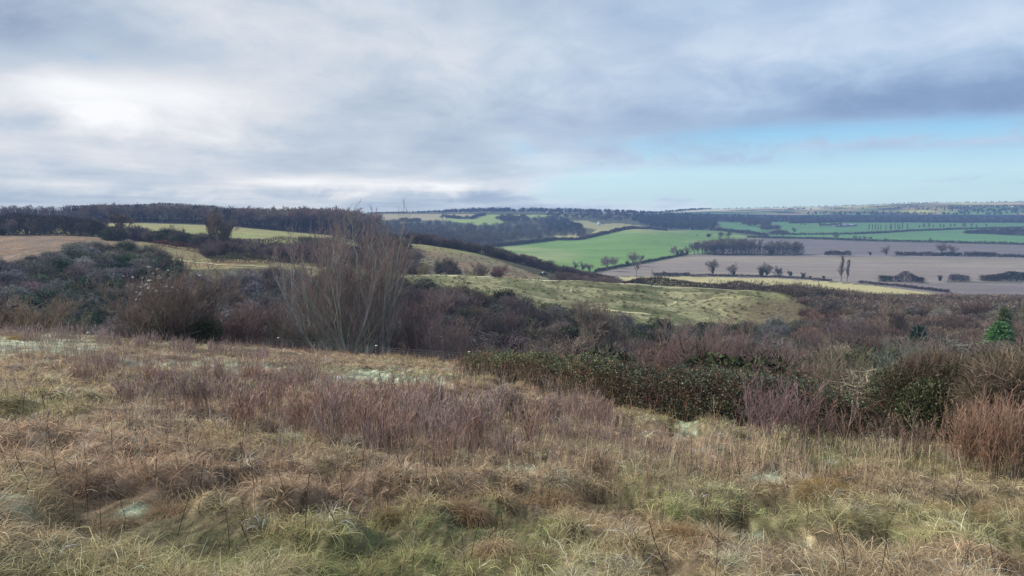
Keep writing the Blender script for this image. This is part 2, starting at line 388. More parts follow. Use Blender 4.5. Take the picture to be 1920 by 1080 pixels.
FROST = [(60, 650, 135, 19), (340, 688, 120, 11), (470, 694, 75, 7), (700, 712, 85, 17), (1290, 797, 26, 13), (1442, 902, 34, 11), (988, 888, 30, 7), (1560, 855, 16, 4), (790, 716, 60, 8),
         (30, 985, 30, 12), (1780, 830, 22, 14), (250, 955, 18, 6), (1400, 985, 30, 7), (130, 905, 16, 5), (1500, 1010, 26, 6), (1500, 960, 30, 6)]
def frost_mask(x, y, z):
    px, py = proj(x, np.maximum(y, .5), z); fr_n = fbm(x / .9, y / .9, 61, 3); m = np.zeros(np.shape(px))
    for (a, b, c, d) in FROST: q = ((px - a) / c) ** 2 + ((py - b) / d) ** 2; m = np.maximum(m, sstep(1.5, .3, q + 2.4 * (fr_n - .5)))
    return m * (y > 2)
def zone(x, y, seed=0):
    """greenness / tan / russet weights of the meadow"""
    g = fbm(x / 2.6, y / 2.6, 51, 3); r = fbm(x / 4.5 + 9, y / 4.5, 52, 3)
    return g, r
def meadow_colour(x, y, n):
    g, r = zone(x, y); fr = frost_mask(x, y, fgz(x, y, False))
    c = np.tile(np.array([.56, .41, .26]), (n, 1))
    near = sstep(13, 7, y)
    rightlow = sstep(.0, 4, x) * sstep(16, 10, y)
    gm = sstep(.535, .66, g + .07 * near + .05 * rightlow) * R.rand(n) ** .5
    c = mixc(gm * .8, (.22, .33, .10), c)
    rm = sstep(.50, .66, r) * .75; c = mixc(rm, (.46, .31, .22), c)
    ol = sstep(.45, .6, fbm(x / 1.3, y / 1.3, 57, 2)) * .5; c = mixc(ol, (.41, .34, .20), c)
    tu = tuss(x, y); c = c * (.70 + .52 * sstep(.15, .7, tu))[:, None]; c = mixc(sstep(.6, .9, tu) * .45, (.60, .47, .33), c)
    c = mixc(np.clip(fr * 1.3, 0, .85) * (R.rand(n) < .75), (.58, .67, .48), c)
    return c * np.exp(R.normal(-.02, .38, (n, 1))), fr
gc, _ = meadow_colour(X.ravel(), Y.ravel(), X.size)
g = Geo(); v = np.arange(X.size).reshape(X.shape)
fr_ = frost_mask(X.ravel(), Y.ravel(), Z.ravel())[:, None]
g.add(np.stack([X, Y, Z], -1), np.stack([v[:-1, :-1], v[1:, :-1], v[1:, 1:], v[:-1, 1:]], -1).reshape(-1, 4), np.clip(gc * (.32 + .28 * fr_), .01, .8))
tag(g.obj('hilltop_ground', M_GROUND, smooth=True), kind='structure')

exec_sections = True
#==SECTION2==
# ------------------------------------------------------------------ plant generators
def blob(Nn, rx, ry, h, tl, tw, col, lobes=7, up=.5, K=2, base=.0, wob=.35, svar=.22, core=.35, seed=None):
    """twiggy crown made of lobes; returns Geo"""
    g = Geo(); a = R.rand(lobes) * 6.28; rr = R.rand(lobes) ** .5 * .55
    cz = base + (h - base) * (.32 + .38 * R.rand(lobes)) * (1 - .35 * rr)
    cx = np.cos(a) * rr * rx; cy = np.sin(a) * rr * ry
    sz = .42 + .25 * R.rand(lobes)
    li = R.randint(0, lobes, Nn); d = nrm(R.normal(0, 1, (Nn, 3)))
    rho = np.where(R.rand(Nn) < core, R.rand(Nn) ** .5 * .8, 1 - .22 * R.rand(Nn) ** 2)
    s = np.stack([sz[li] * rx, sz[li] * ry, np.minimum(sz[li] * h * .75, (h - cz[li]))], 1)
    p = np.stack([cx[li], cy[li], cz[li]], 1) + d * s * rho[:, None]
    k = p[:, 2] > .02 * h; p = p[k]; d = d[k]; rho = rho[k]; n = len(p)
    dr = d * 1.0 + R.normal(0, .45, (n, 3)); dr[:, 2] += up
    P, _ = grow(p - nrm(dr) * tl * .5, dr, tl * (.5 + R.rand(n)), .1, K, wob)
    W = (tw * (.6 + .8 * R.rand(n)))[:, None] * np.linspace(1, .35, K + 1)[None]
    lobe_c = (1 + R.normal(0, .16, (lobes, 1)))[li[k]]
    ribbons(g, P, W, np.clip(vary(col, n, svar) * lobe_c * (.5 + .6 * rho[:, None] ** 2), .003, .9))  # twigs tinted darker towards each lobe's middle: inner shade painted into the colour
    return g

def stems(g, n, h, spread, r, col, K=5):
    st = np.zeros((n, 3)); st[:, :2] = R.normal(0, spread * .12, (n, 2)); st[:, 2] = -.3
    a = R.rand(n) * 6.28; t = R.rand(n) * .9
    d = np.stack([np.cos(a) * t * spread / h, np.sin(a) * t * spread / h, np.ones(n)], 1)
    P, Rd = grow(st, d, h * (.7 + .3 * R.rand(n)), r, K, .12)
    tubes(g, P, Rd, vary(col, n, .15), 3)
    return P, Rd

def tree(H, r0, n0=1, l0=.5, spread=0., lv=(), K0=6, wob0=.06, rmin=.01, bark=(.12, .10, .08), twig=(.13, .10, .085), foot=0., trop0=0.1, twigtop=None):
    """returns (trunk Geo, crown Geo, limb polylines)"""
    a = np.arange(n0) / n0 * 6.28 + R.rand(n0); t = spread * (.25 + .75 * R.rand(n0)) if n0 > 1 else np.zeros(1)
    st = np.stack([np.cos(a) * foot * R.rand(n0), np.sin(a) * foot * R.rand(n0), np.full(n0, -.4)], 1)
    d = np.stack([np.cos(a) * t, np.sin(a) * t, np.ones(n0)], 1)
    ln = np.full(n0, H * l0) * (1 if n0 == 1 else (.75 + .3 * R.rand(n0)))
    P, Rd = grow(st, d, ln, r0, K0, wob0, trop0, .45)
    gt, gc = Geo(), Geo(); tubes(gt, P, Rd, vary(bark, n0, .1), 6, rmin); keep = [(P, Rd)]
    for i, L in enumerate(lv):
        pos, nd, l, ra, ix = spawn(P, Rd, ln, L.get('n', 5), L.get('t0', .3), 1., L.get('a', .7), L.get('r', .55), L.get('rr', .6), L.get('up', .15))
        P, Rd = grow(pos, nd, l, ra, L.get('K', 3), L.get('w', .15), L.get('tr', .15), .3, L.get('sag', 0)); ln = l
        c = np.asarray(bark) * (1 - (i + 1) / len(lv)) + np.asarray(twig) * ((i + 1) / len(lv))
        cc = vary(c, len(P), .18)
        if i == 0 and len(lv) > 1: tubes(gt, P, Rd, cc, 4, rmin); keep.append((P, Rd))
        else: tubes(gc, P, Rd, cc, 3, rmin)
        last = P
    return gt, gc, keep

OAK = [dict(n=11, t0=.35, a=1.05, r=.85, up=.12, K=5, tr=.25, w=.2), dict(n=7, t0=.25, a=.75, r=.5, K=3, w=.2), dict(n=6, t0=.2, a=.7, r=.55, K=3, w=.2), dict(n=5, t0=.15, a=.7, r=.6, K=2)]
TALL = [dict(n=12, t0=.35, a=.5, r=.5, up=.3, K=4), dict(n=6, t0=.25, a=.5, r=.55, K=3), dict(n=6, t0=.2, a=.5, r=.6, K=2), dict(n=4, t0=.15, a=.5, r=.6, K=2)]
POP = [dict(n=26, t0=.12, a=.32, r=.26, up=.5, K=3), dict(n=9, t0=.15, a=.35, r=.6, K=3, up=.4), dict(n=6, t0=.15, a=.35, r=.55, K=2, up=.4)]

def ivy(keep, n, spread, size, col=(.035, .055, .02), zmax=None, levels=1):
    g = Geo()
    P = np.concatenate([k[0].reshape(-1, k[0].shape[1], 3)[:, :, :].reshape(-1, 3) for k in keep[:1]])
    if levels > 1 and len(keep) > 1: P = np.concatenate([P, keep[1][0][:, :3].reshape(-1, 3)])
    i = R.randint(0, len(P) - 1, n); f = R.rand(n, 1); q = np.where((np.abs(P[i + 1] - P[i]).max(1) < 4)[:, None], P[i] * (1 - f) + P[i + 1] * f, P[i])
    q = q + nrm(R.normal(0, 1, (n, 3))) * spread * (R.rand(n, 1) ** .5) * [1, 1, .8]
    q = q[q[:, 2] > .1]
    if zmax: q = q[q[:, 2] < zmax]
    leaves(g, q, size, vary(col, len(q), .3)); return g

# ------------------------------------------------------------------ placing
def setc(o, c): o.color = (c[0], c[1], c[2], 1)
def rtint(c=(1, 1, 1), s=.14, h=.05):
    k = 1 + R.normal(0, s); return [max(.2, v * k * (1 + R.normal(0, h))) for v in c]

class Proto:
    def __init__(s, name, parts, height):   # parts: [(name, mesh)], single mesh when one part named ''
        s.name, s.parts, s.h = name, parts, height
def make_tree_proto(name, gt, gc, H, iv=None):
    parts = [('trunk', gt.mesh('trunk', M_TWIG)), ('crown', gc.mesh('crown', M_TWIG))]
    if iv is not None: parts.append(('ivy', iv.mesh('ivy', M_LEAF)))
    return Proto(name, parts, H)
def real_top(*gs): return float(max(np.percentile(np.concatenate(g.V)[:, 2], 99.7) for g in gs))
def put(pr, loc, height, label, cat, group=None, tint=(1, 1, 1), wide=1., rz=None, name=None, parts=True):
    s = height / pr.h; rz = R.rand() * 6.28 if rz is None else rz
    if len(pr.parts) == 1:
        o = mkobj(name or pr.name, pr.parts[0][1]); o.location = loc; tag(o, label, cat, group); setc(o, tint)
    else:
        o = empty(name or pr.name, loc, label, cat, group)
        for pn, me in pr.parts:
            c = mkobj(pn, me, o); setc(c, tint if pn != 'ivy' else (1, 1, 1))
    o.scale = (s * wide, s * wide, s); o.rotation_euler = (0, 0, rz); return o
def topheight(px, Y, py_top, z0):
    return max(.3, ray(px, py_top)[1] * Y - z0)

# ------------------------------------------------------------------ combe scrub prototypes (about 60 to 200 m away)
def scrub_proto(name, kind):
    H = 5.
    if kind == 'dome':
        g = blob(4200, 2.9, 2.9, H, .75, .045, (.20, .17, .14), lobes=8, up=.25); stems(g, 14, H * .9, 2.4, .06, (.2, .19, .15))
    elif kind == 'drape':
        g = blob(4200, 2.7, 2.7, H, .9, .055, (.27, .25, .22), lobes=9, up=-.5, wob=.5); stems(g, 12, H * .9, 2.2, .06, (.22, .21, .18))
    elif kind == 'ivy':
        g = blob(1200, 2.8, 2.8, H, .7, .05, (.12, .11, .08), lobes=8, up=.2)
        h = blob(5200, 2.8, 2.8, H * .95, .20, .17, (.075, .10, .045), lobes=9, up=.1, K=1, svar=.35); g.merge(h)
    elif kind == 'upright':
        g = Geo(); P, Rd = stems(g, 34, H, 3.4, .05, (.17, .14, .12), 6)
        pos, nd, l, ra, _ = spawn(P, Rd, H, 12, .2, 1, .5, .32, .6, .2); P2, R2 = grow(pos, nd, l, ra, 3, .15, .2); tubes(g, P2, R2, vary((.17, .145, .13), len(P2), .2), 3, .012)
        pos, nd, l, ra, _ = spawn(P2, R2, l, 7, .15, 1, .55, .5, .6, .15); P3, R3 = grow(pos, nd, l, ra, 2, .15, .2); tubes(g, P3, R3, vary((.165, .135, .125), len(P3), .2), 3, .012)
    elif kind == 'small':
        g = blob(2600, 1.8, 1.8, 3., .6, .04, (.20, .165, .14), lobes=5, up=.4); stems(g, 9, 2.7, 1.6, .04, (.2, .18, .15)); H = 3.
    return Proto(name, [('', g.mesh(name, M_TWIG))], H)
SCP = {}
for kd, nm, n in (('dome', 'hawthorn_bush', 3), ('drape', 'clematis_bush', 3), ('ivy', 'ivy_bush', 3), ('upright', 'sallow_bush', 3), ('small', 'blackthorn_bush', 2)):
    SCP[kd] = [scrub_proto(nm, kd) for _ in range(n)]
TXT = {
 'dome': ('hawthorn bush', {'L': 'bare rounded grey-brown hawthorn bush on the steep scrub slope below the tan pasture at left', 'C': 'bare rounded grey-brown bush in the dense scrub below the grassy spur', 'R': 'bare rounded brown bush in the wide scrub below the ploughed fields at right'}),
 'drape': ('clematis bush', {'L': 'bush draped in pale grey climber stems on the left scrub slope', 'C': 'bush draped in pale grey climber stems in the hollow below the grassy spur', 'R': 'bush draped in pale grey climber stems among the right-hand scrub'}),
 'ivy': ('ivy bush', {'L': 'dark green leafy bush on the shaded scrub slope at left', 'C': 'dark green leafy bush in the shaded hollow below the grassy spur', 'R': 'dark green leafy bush among the brown scrub at right'}),
 'upright': ('sallow bush', {'L': 'upright bare purplish sallow bush in the left-hand hollow', 'C': 'upright bare purplish sallow bush in the scrub behind the fence', 'R': 'upright bare purplish sallow bush in the right-hand scrub'}),
 'small': ('blackthorn bush', {'L': 'low bare blackthorn bush on the left scrub slope', 'C': 'low bare blackthorn bush in the scrub in the middle', 'R': 'low bare blackthorn bush in the right-hand scrub'}),
}
TINT = {'dome': (1., .98, .95), 'drape': (.78, .78, .78), 'ivy': (1, 1, 1), 'upright': (.92, .90, .92), 'small': (1.05, .95, .95)}
cnt = {k: 0 for k in TXT}
pts = []
def try_pt(x, y, dmin):
    for (a, b, r) in pts:
        if (a - x) ** 2 + (b - y) ** 2 < (dmin * .5 + r * .5) ** 2: return False
    pts.append((x, y, dmin)); return True
cand = []
for _ in range(26000):
    Y = 30 + 190 * R.rand() ** .75; px = -260 + 2440 * R.rand(); x = (px - 960) / F * Y
    cand.append((px, Y, x))
placed = []
for (px, Y, x) in cand:
    if Y < brow(x) + 7: continue
    z = gz(x, Y); X1, y1 = proj(x, Y, z)
    i = int(np.clip((px - cols[0]) / 4, 0, len(cols) - 2))
    lim = np.interp(px, [0, 150, 350, 500, 700, 900, 1100, 1300, 1500, 1600, 1800, 2200], [200, 196, 172, 185, 200, 180, 176, 180, 186, 225, 225, 225])
    if 60 <= px <= 330: lim = 212
    if Y > lim: continue
    sz = .5 + .5 * R.rand()
    sp_ = 3.1 + 1.9 * sz + max(0, Y - 90) * .004
    if not try_pt(x, Y, sp_): continue
    placed.append((px, Y, x, z, y1, sz))
for (px, Y, x, z, y1, sz) in placed:
    side = 'L' if px < 560 else ('C' if px < 1480 else 'R')
    nzv = float(fbm(x / 22, Y / 22, 91, 3)); r = R.rand() * .55 + nzv * .9 - .45 + .22
    if side == 'L': kd = 'ivy' if (r < .52 and 20 < px < 330) else ('drape' if r < .62 else ('dome' if r < .85 else 'upright'))
    elif side == 'C': kd = 'ivy' if r < .34 else ('drape' if r < .50 else ('dome' if r < .72 else 'upright'))
    else: kd = 'ivy' if r < .26 else ('drape' if r < .40 else ('dome' if r < .74 else 'upright'))
    if sz < .62 and R.rand() < .5: kd = 'small'
    h = (3.6 + 2.6 * sz) * (.6 if kd == 'small' else (1.12 if kd == 'upright' else 1))
    if side == 'R' and Y < 60: h *= .7
    cap = np.interp(px, [-260, 0, 150, 400, 560, 800, 1000, 1200, 1330, 1450, 1700, 2200], [555, 550, 600, 580, 590, 600, 625, 625, 605, 630, 645, 640]) + 14 * R.rand()
    if Y < 105: h = min(h, max(.9, topheight(px, Y, cap - (Y - 30) * .3, z)))
    t = TINT[kd]
    if side == 'L': t = [t[0] * .92, t[1] * .97, t[2] * 1.05]
    if side == 'C': t = [v * .70 for v in t]
    if side == 'R': t = [t[0] * .84, t[1] * .79, t[2] * .76]
    if kd in ('upright', 'dome') and R.rand() < .25: t = [t[0] * 1.1, t[1] * .95, t[2] * .93]
    if cnt[kd] >= 290: kd2 = min(cnt, key=cnt.get); kd = kd2
    cnt[kd] += 1
    pr = SCP[kd][R.randint(len(SCP[kd]))]; cat, tx = TXT[kd]
    put(pr, (x, Y, z - .2), h, tx[side], cat, tx[side].replace('bush', 'bushes', 1), rtint(t, .26, .05), wide=1.05 + .35 * R.rand())
print('scrub', cnt)
# ------------------------------------------------------------------ far scrub plateau, hedges and woods
def scatter_mass(name, label, cat, geos, places, mat=None):
    """one 'stuff' object: places = [(x,y,z,scale,wide,tint)]"""
    g = Geo(); ar = [q.arr() for q in geos]
    for (x, y, z, s, wd, t) in places:
        a = R.rand() * 6.28; c, q = math.cos(a) * s * wd, math.sin(a) * s * wd
        g.merge(ar[R.randint(len(ar))], [[c, -q, 0], [q, c, 0], [0, 0, s]], (x, y, z), t)
    o = g.obj(name, mat or M_TWIG); return tag(o, label, cat, kind='stuff')
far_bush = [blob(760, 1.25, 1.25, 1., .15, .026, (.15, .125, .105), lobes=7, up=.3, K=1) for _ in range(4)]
pl = []
for _ in range(1500):
    px = 1330 + 900 * R.rand(); Y = 205 + 250 * R.rand(); x = (px - 960) / F * Y
    lim0 = np.interp(px, [1330, 1480, 1560, 1640, 2300], [290, 262, 215, 205, 205]); lim1 = np.interp(px, [1330, 1480, 1600, 1800, 2300], [300, 300, 400, 440, 450])
    if not (lim0 < Y < lim1): continue
    if px < 1480 and R.rand() < .6: continue
    z = gz(x, Y); h = 3.0 + 2.6 * R.rand()
    if Y > 360: h *= .8
    pl.append((x, Y, z - .4, h, 1.1 + .4 * R.rand(), rtint((1.12, .98, .9) if R.rand() < .5 else (.95, .95, .9), .18)))
scatter_mass('distant_scrub', 'wide brown thicket of bare bushes below the ploughed fields at right', 'scrub', far_bush, pl)

def hedge(label, pp, h, w=2., col=(.11, .09, .075), name='hedge', dens=1., byD=False, green=0., group=None, var=.35, cat='hedge'):
    """pp: [(px,py)] or [(px,D)]; h height in metres (or list)"""
    P = np.array([at(a, b) if byD else hit(a, b, 240) for a, b in pp]); n = len(P); g = Geo()
    seg = np.linalg.norm(np.diff(P[:, :2], axis=0), axis=1); L_ = np.concatenate([[0], np.cumsum(seg)]); D = P[:, 1].mean()
    hh = np.broadcast_to(np.asarray(h, float), (n,))
    tw = max(.04, D * .00036); tl = max(.5, D * .0016)
    N_ = int(min(45000, dens * 1.1 * L_[-1] * hh.mean() / (tl * tw) * max(1, w / 8) ** .5)) + 60
    s = R.rand(N_) * L_[-1]; x = np.interp(s, L_, P[:, 0]); y = np.interp(s, L_, P[:, 1])
    ns = max(8, int(L_[-1] / max(3, D / 150))); sk = np.linspace(0, L_[-1], ns); xk = np.interp(sk, L_, P[:, 0]); yk = np.interp(sk, L_, P[:, 1])
    zk = np.array([gz(a, b) for a, b in zip(xk, yk)]); z = np.interp(s, sk, zk)
    hv = np.interp(s, L_, hh) * (1 - var + 2 * var * vnoise(s / (hh.mean() * 1.6), s * 0 + x[0], 5) * (.6 + .8 * vnoise(s / (hh.mean() * 5), s * 0 + x[0], 6)))
    u = R.rand(N_) ** .85; z = z + u * hv; off = R.normal(0, w * .3, N_) * np.sqrt(np.clip(1.1 - u, 0, 1))
    a = R.rand(N_) * 6.28; x = x + np.cos(a) * off; y = y + np.sin(a) * off
    d = R.normal(0, .5, (N_, 3)); d[:, 2] += .5
    Pt, _ = grow(np.stack([x, y, z], 1), d, tl * (.5 + R.rand(N_)), .1, 1, .2)
    cc = vary(col, N_, .2); kk = vnoise(s / (hh.mean() * 2.2), s * 0 + x[0], 8)[:, None]
    gm = (kk > 1 - green) if green else np.zeros((N_, 1), bool)
    cc = np.where(gm, vary((.04, .06, .03), N_, .25), cc * (.75 + .5 * vnoise(s / 9, s * 0, 9)[:, None]))
    ribbons(g, Pt, np.full((N_, 2), tw) * (.6 + .8 * R.rand(N_, 1)), cc)
    me = g.mesh(name, M_TWIG)
    c0 = P.mean(0); me.transform(__import__('mathutils').Matrix.Translation(-__import__('mathutils').Vector(c0)))
    o = mkobj(name, me); o.location = c0; return tag(o, label, cat, group)

# --- middle distance
hedge('long dark bare hedge running down the crest of the ridge slope', [(700, 398), (790, 404), (860, 404), (920, 404), (980, 402), (1040, 398), (1090, 402), (1150, 420)], [4.5, 5, 3.5, 3.5, 3.5, 4, 6, 4], 3, byD=True, dens=1.6, col=(.09, .072, .065))
hedge('bushy thicket at the foot of the ridge slope hedge', [(1040, 330), (1080, 345), (1120, 355), (1160, 350)], [4, 6.5, 7, 5], 10, byD=True, dens=2, name='thicket', cat='thicket', col=(.12, .085, .075))
hedge('dark hedge behind the crest of the grassy spur', [(1170, 312), (1230, 318), (1300, 318), (1370, 312), (1420, 308), (1500, 312), (1560, 330)], [5.2, 5.6, 5.8, 6.2, 5.5, 4.6, 4], 4, byD=True, dens=5, col=(.085, .062, .055))
hedge('dark thicket of bare bushes on the ridge above the white track', [(560, 372), (620, 378), (680, 380), (730, 384), (762, 388)], [5, 6, 6.5, 6, 3], 9, byD=True, dens=2, name='thicket', cat='thicket', green=.25, col=(.085, .07, .065))
hedge('purple bare thicket between the ridge and the white track', [(560, 275), (620, 290), (680, 300), (740, 300), (775, 292)], [6, 6.5, 6, 5.5, 3], 9, byD=True, dens=2, name='thicket', cat='thicket', col=(.12, .085, .085))
hedge('bare hedge with dark ivy along the top of the tan pasture', [(-260, 345), (-100, 342), (0, 340), (70, 338), (140, 336), (200, 334)], [9, 9, 8.5, 8, 7, 5], 6, byD=True, dens=3.5, green=.25, col=(.095, .08, .072))
hedge('grey-brown hedge below the yellow stubble hill', [(200, 332), (260, 326), (320, 318), (370, 312), (420, 308), (470, 306)], [5, 4.5, 5.5, 4.5, 5, 4.5], 4.5, byD=True, dens=3.5, green=.3, col=(.10, .085, .078))
hedge('russet bramble strip at the foot of the stubble hill hedge', [(290, 300), (340, 292), (400, 286), (450, 284)], [2, 2.2, 2.5, 2], 3, byD=True, name='bramble_strip', cat='bramble', col=(.17, .07, .06))
hedge('tall grey belt of bare saplings below the stubble hill', [(440, 312), (480, 318), (520, 322), (570, 325), (620, 326), (680, 330)], [6, 7, 7, 7, 6, 4], 6, byD=True, dens=2, name='sapling_belt', cat='saplings', col=(.115, .095, .09))
hedge('low hedge closing the right end of the stubble hill', [(560, 425), (640, 412), (700, 405), (745, 402)], [2.4, 2.4, 3, 3], 2, byD=True, col=(.07, .065, .05), green=.4)
hedge('scrubby bushes at the foot of the tan pasture', [(-200, 212), (-60, 214), (20, 218), (70, 222)], [2., 2.5, 3., 2.], 4, byD=True, dens=1.6, name='thicket', cat='thicket', col=(.14, .11, .09))
hedge('small green bushes beside the pale grass patch', [(395, 246), (430, 244), (480, 240), (515, 238)], [1.5, 3, 3.2, 2.4], 4, byD=True, dens=1.6, name='thicket', cat='thicket', col=(.13, .12, .07))
# --- vale hedges
VH = [
 ('low dark hedge behind the left end of the stubble field', [(1225, 517.5), (1250, 517.8), (1293, 518)], 3.0, 3, .3),
 ('thin russet hedge along the back of the stubble field', [(1293, 518.2), (1380, 518.6), (1450, 520.5), (1500, 523), (1560, 528)], 1.4, 1.5, 0),
 ('dark ditch hedge between the stubble field and the lower plough', [(1610, 531), (1680, 537), (1730, 543), (1780, 549)], 1.6, 2, 0),
 ('thin bare hedge climbing beside the crop field', [(1115, 511), (1160, 502), (1205, 494), (1240, 487.5), (1290, 477.5)], 2.0, 1.6, .2),
 ('short dark hedge on the edge of the large ploughed field', [(1546, 478.7), (1570, 478.7), (1595, 478.8)], 4.5, 5, .3),
 ('bare hedge below the twin oaks of the ploughed field', [(1679, 479.5), (1735, 480), (1790, 480.5), (1803, 480.7)], 4.2, 5, .1),
 ('lumpy hedge on the right edge of the large ploughed field', [(1808, 481), (1840, 481.4), (1866, 481.8)], 5.5, 6, .2),
 ('gappy low hedge at the right end of the ploughed field', [(1868, 482), (1900, 482.6), (1990, 484)], 3.2, 3, .2),
 ('dark bushy hedge below the ploughed field with green end', [(1648, 528), (1660, 528), (1674, 528.2)], 5.4, 6, .6),
 ('long dark bushy hedge beneath the large ploughed field', [(1677, 529), (1695, 529), (1715, 529.5), (1731, 529.5)], [5.5, 7.5, 6, 4], 7, .45),
 ('mauve bare hedge clump on the lower field edge', [(1780, 527.5), (1795, 527.5), (1816, 528)], [5.5, 7, 4.5], 7, 0),
 ('green bushy hedge at the right border below the plough', [(1840, 527), (1870, 527), (1900, 527), (1960, 527), (2040, 527)], [4.5, 6, 8, 9, 8], 8, .6),
 ('thin dark hedge between plough and upper green field', [(1400, 446), (1440, 446.5), (1520, 448), (1640, 452.5), (1780, 455.5), (1920, 459.5), (2060, 464)], 3.0, 4, .1),
 ('thin dark hedge crossing the upper green fields', [(1478, 441), (1540, 440.5), (1600, 439.6), (1660, 437), (1712, 433.5), (1790, 430.5), (1920, 427.5), (2060, 425)], 3.2, 4, .1),
 ('dark hedge band in front of the far green field at right', [(1810, 438), (1850, 438.5), (1900, 441.5), (1960, 443), (2060, 445)], [8, 9, 15, 16, 15], 20, .3),
 ('hedge bordering the top of the crop field', [(1092, 449.5), (1120, 443), (1150, 436.2), (1180, 430.2), (1215, 428.6), (1250, 432.8)], 4.5, 5, .1),
 ('hedge along the lower left edge of the crop field', [(900, 465.8), (935, 462.5), (990, 457), (1040, 450.5), (1092, 450)], 4.5, 5, .1),
 ('hedge below the conifer wood beside the crop field', [(1330, 431), (1370, 435), (1400, 438), (1440, 444)], 6, 8, .2),
 ('low hedge between pale field and meadow on the far hill', [(838, 409), (865, 411), (885, 411), (895, 406.5), (910, 403.5)], 7, 8, .1),
 ('short bare hedge on the far pale field at left', [(750, 415), (765, 416), (788, 415)], 8, 10, .2),
 ('far dark hedge on the upper edge of the distant green field', [(1480, 419), (1560, 417.3), (1700, 417), (1800, 418), (1920, 418), (2050, 418)], 6, 20, .2),
]
for lb, pp, h, wd, gr in VH: hedge(lb, pp, h, wd, green=gr, dens=4.2, col=(.085, .07, .06) if 'mauve' not in lb else (.13, .11, .12), var=.3)

# --- tree prototypes for the vale (seen at 250 m and beyond)
def tp(name, H, r0, lv, rmin, iv=0, ivspread=1.2, ivsize=.7, l0=.5, bark=(.19, .17, .145), twig=(.23, .195, .165), levels=1, **k):
    gt, gc, keep = tree(H, r0, lv=lv, rmin=rmin, l0=l0, bark=bark, twig=twig, **k)
    i = ivy(keep, iv, ivspread, ivsize, levels=levels) if iv else None
    return make_tree_proto(name, gt, gc, real_top(gt, gc), i)
OAKS = [tp('oak_tree', 15, .38, OAK, .028, l0=.42) for _ in range(3)]
IVYO = [tp('ivy_clad_oak', 13, .4, OAK, .028, 800, .75, .55, levels=2, l0=.42) for _ in range(3)]
TALLS = [tp('ash_tree', 16, .28, TALL, .03, l0=.75) for _ in range(3)]
POPS = [tp('poplar_tree', 20, .4, POP, .045, l0=.93, wob0=.02, twig=(.19, .15, .13)) for _ in range(2)]
BUSHY = [tp('bare_tree', 9, .22, [dict(n=8, t0=.15, a=.6, r=.7, up=.3, K=4), dict(n=7, t0=.2, a=.6, r=.55), dict(n=6, t0=.15, a=.6, r=.6, K=2), dict(n=4, t0=.1, a=.6, r=.6, K=2)], .016, n0=3, spread=.5, l0=.6) for _ in range(3)]
IVYB = []
for _ in range(2):
    gt, gc, keep = tree(7, .25, lv=OAK[:3], rmin=.05, l0=.7); IVYB.append(make_tree_proto('ivy_clad_tree', gt, gc, real_top(gt, gc), ivy(keep, 1400, 1.5, .7, levels=2)))

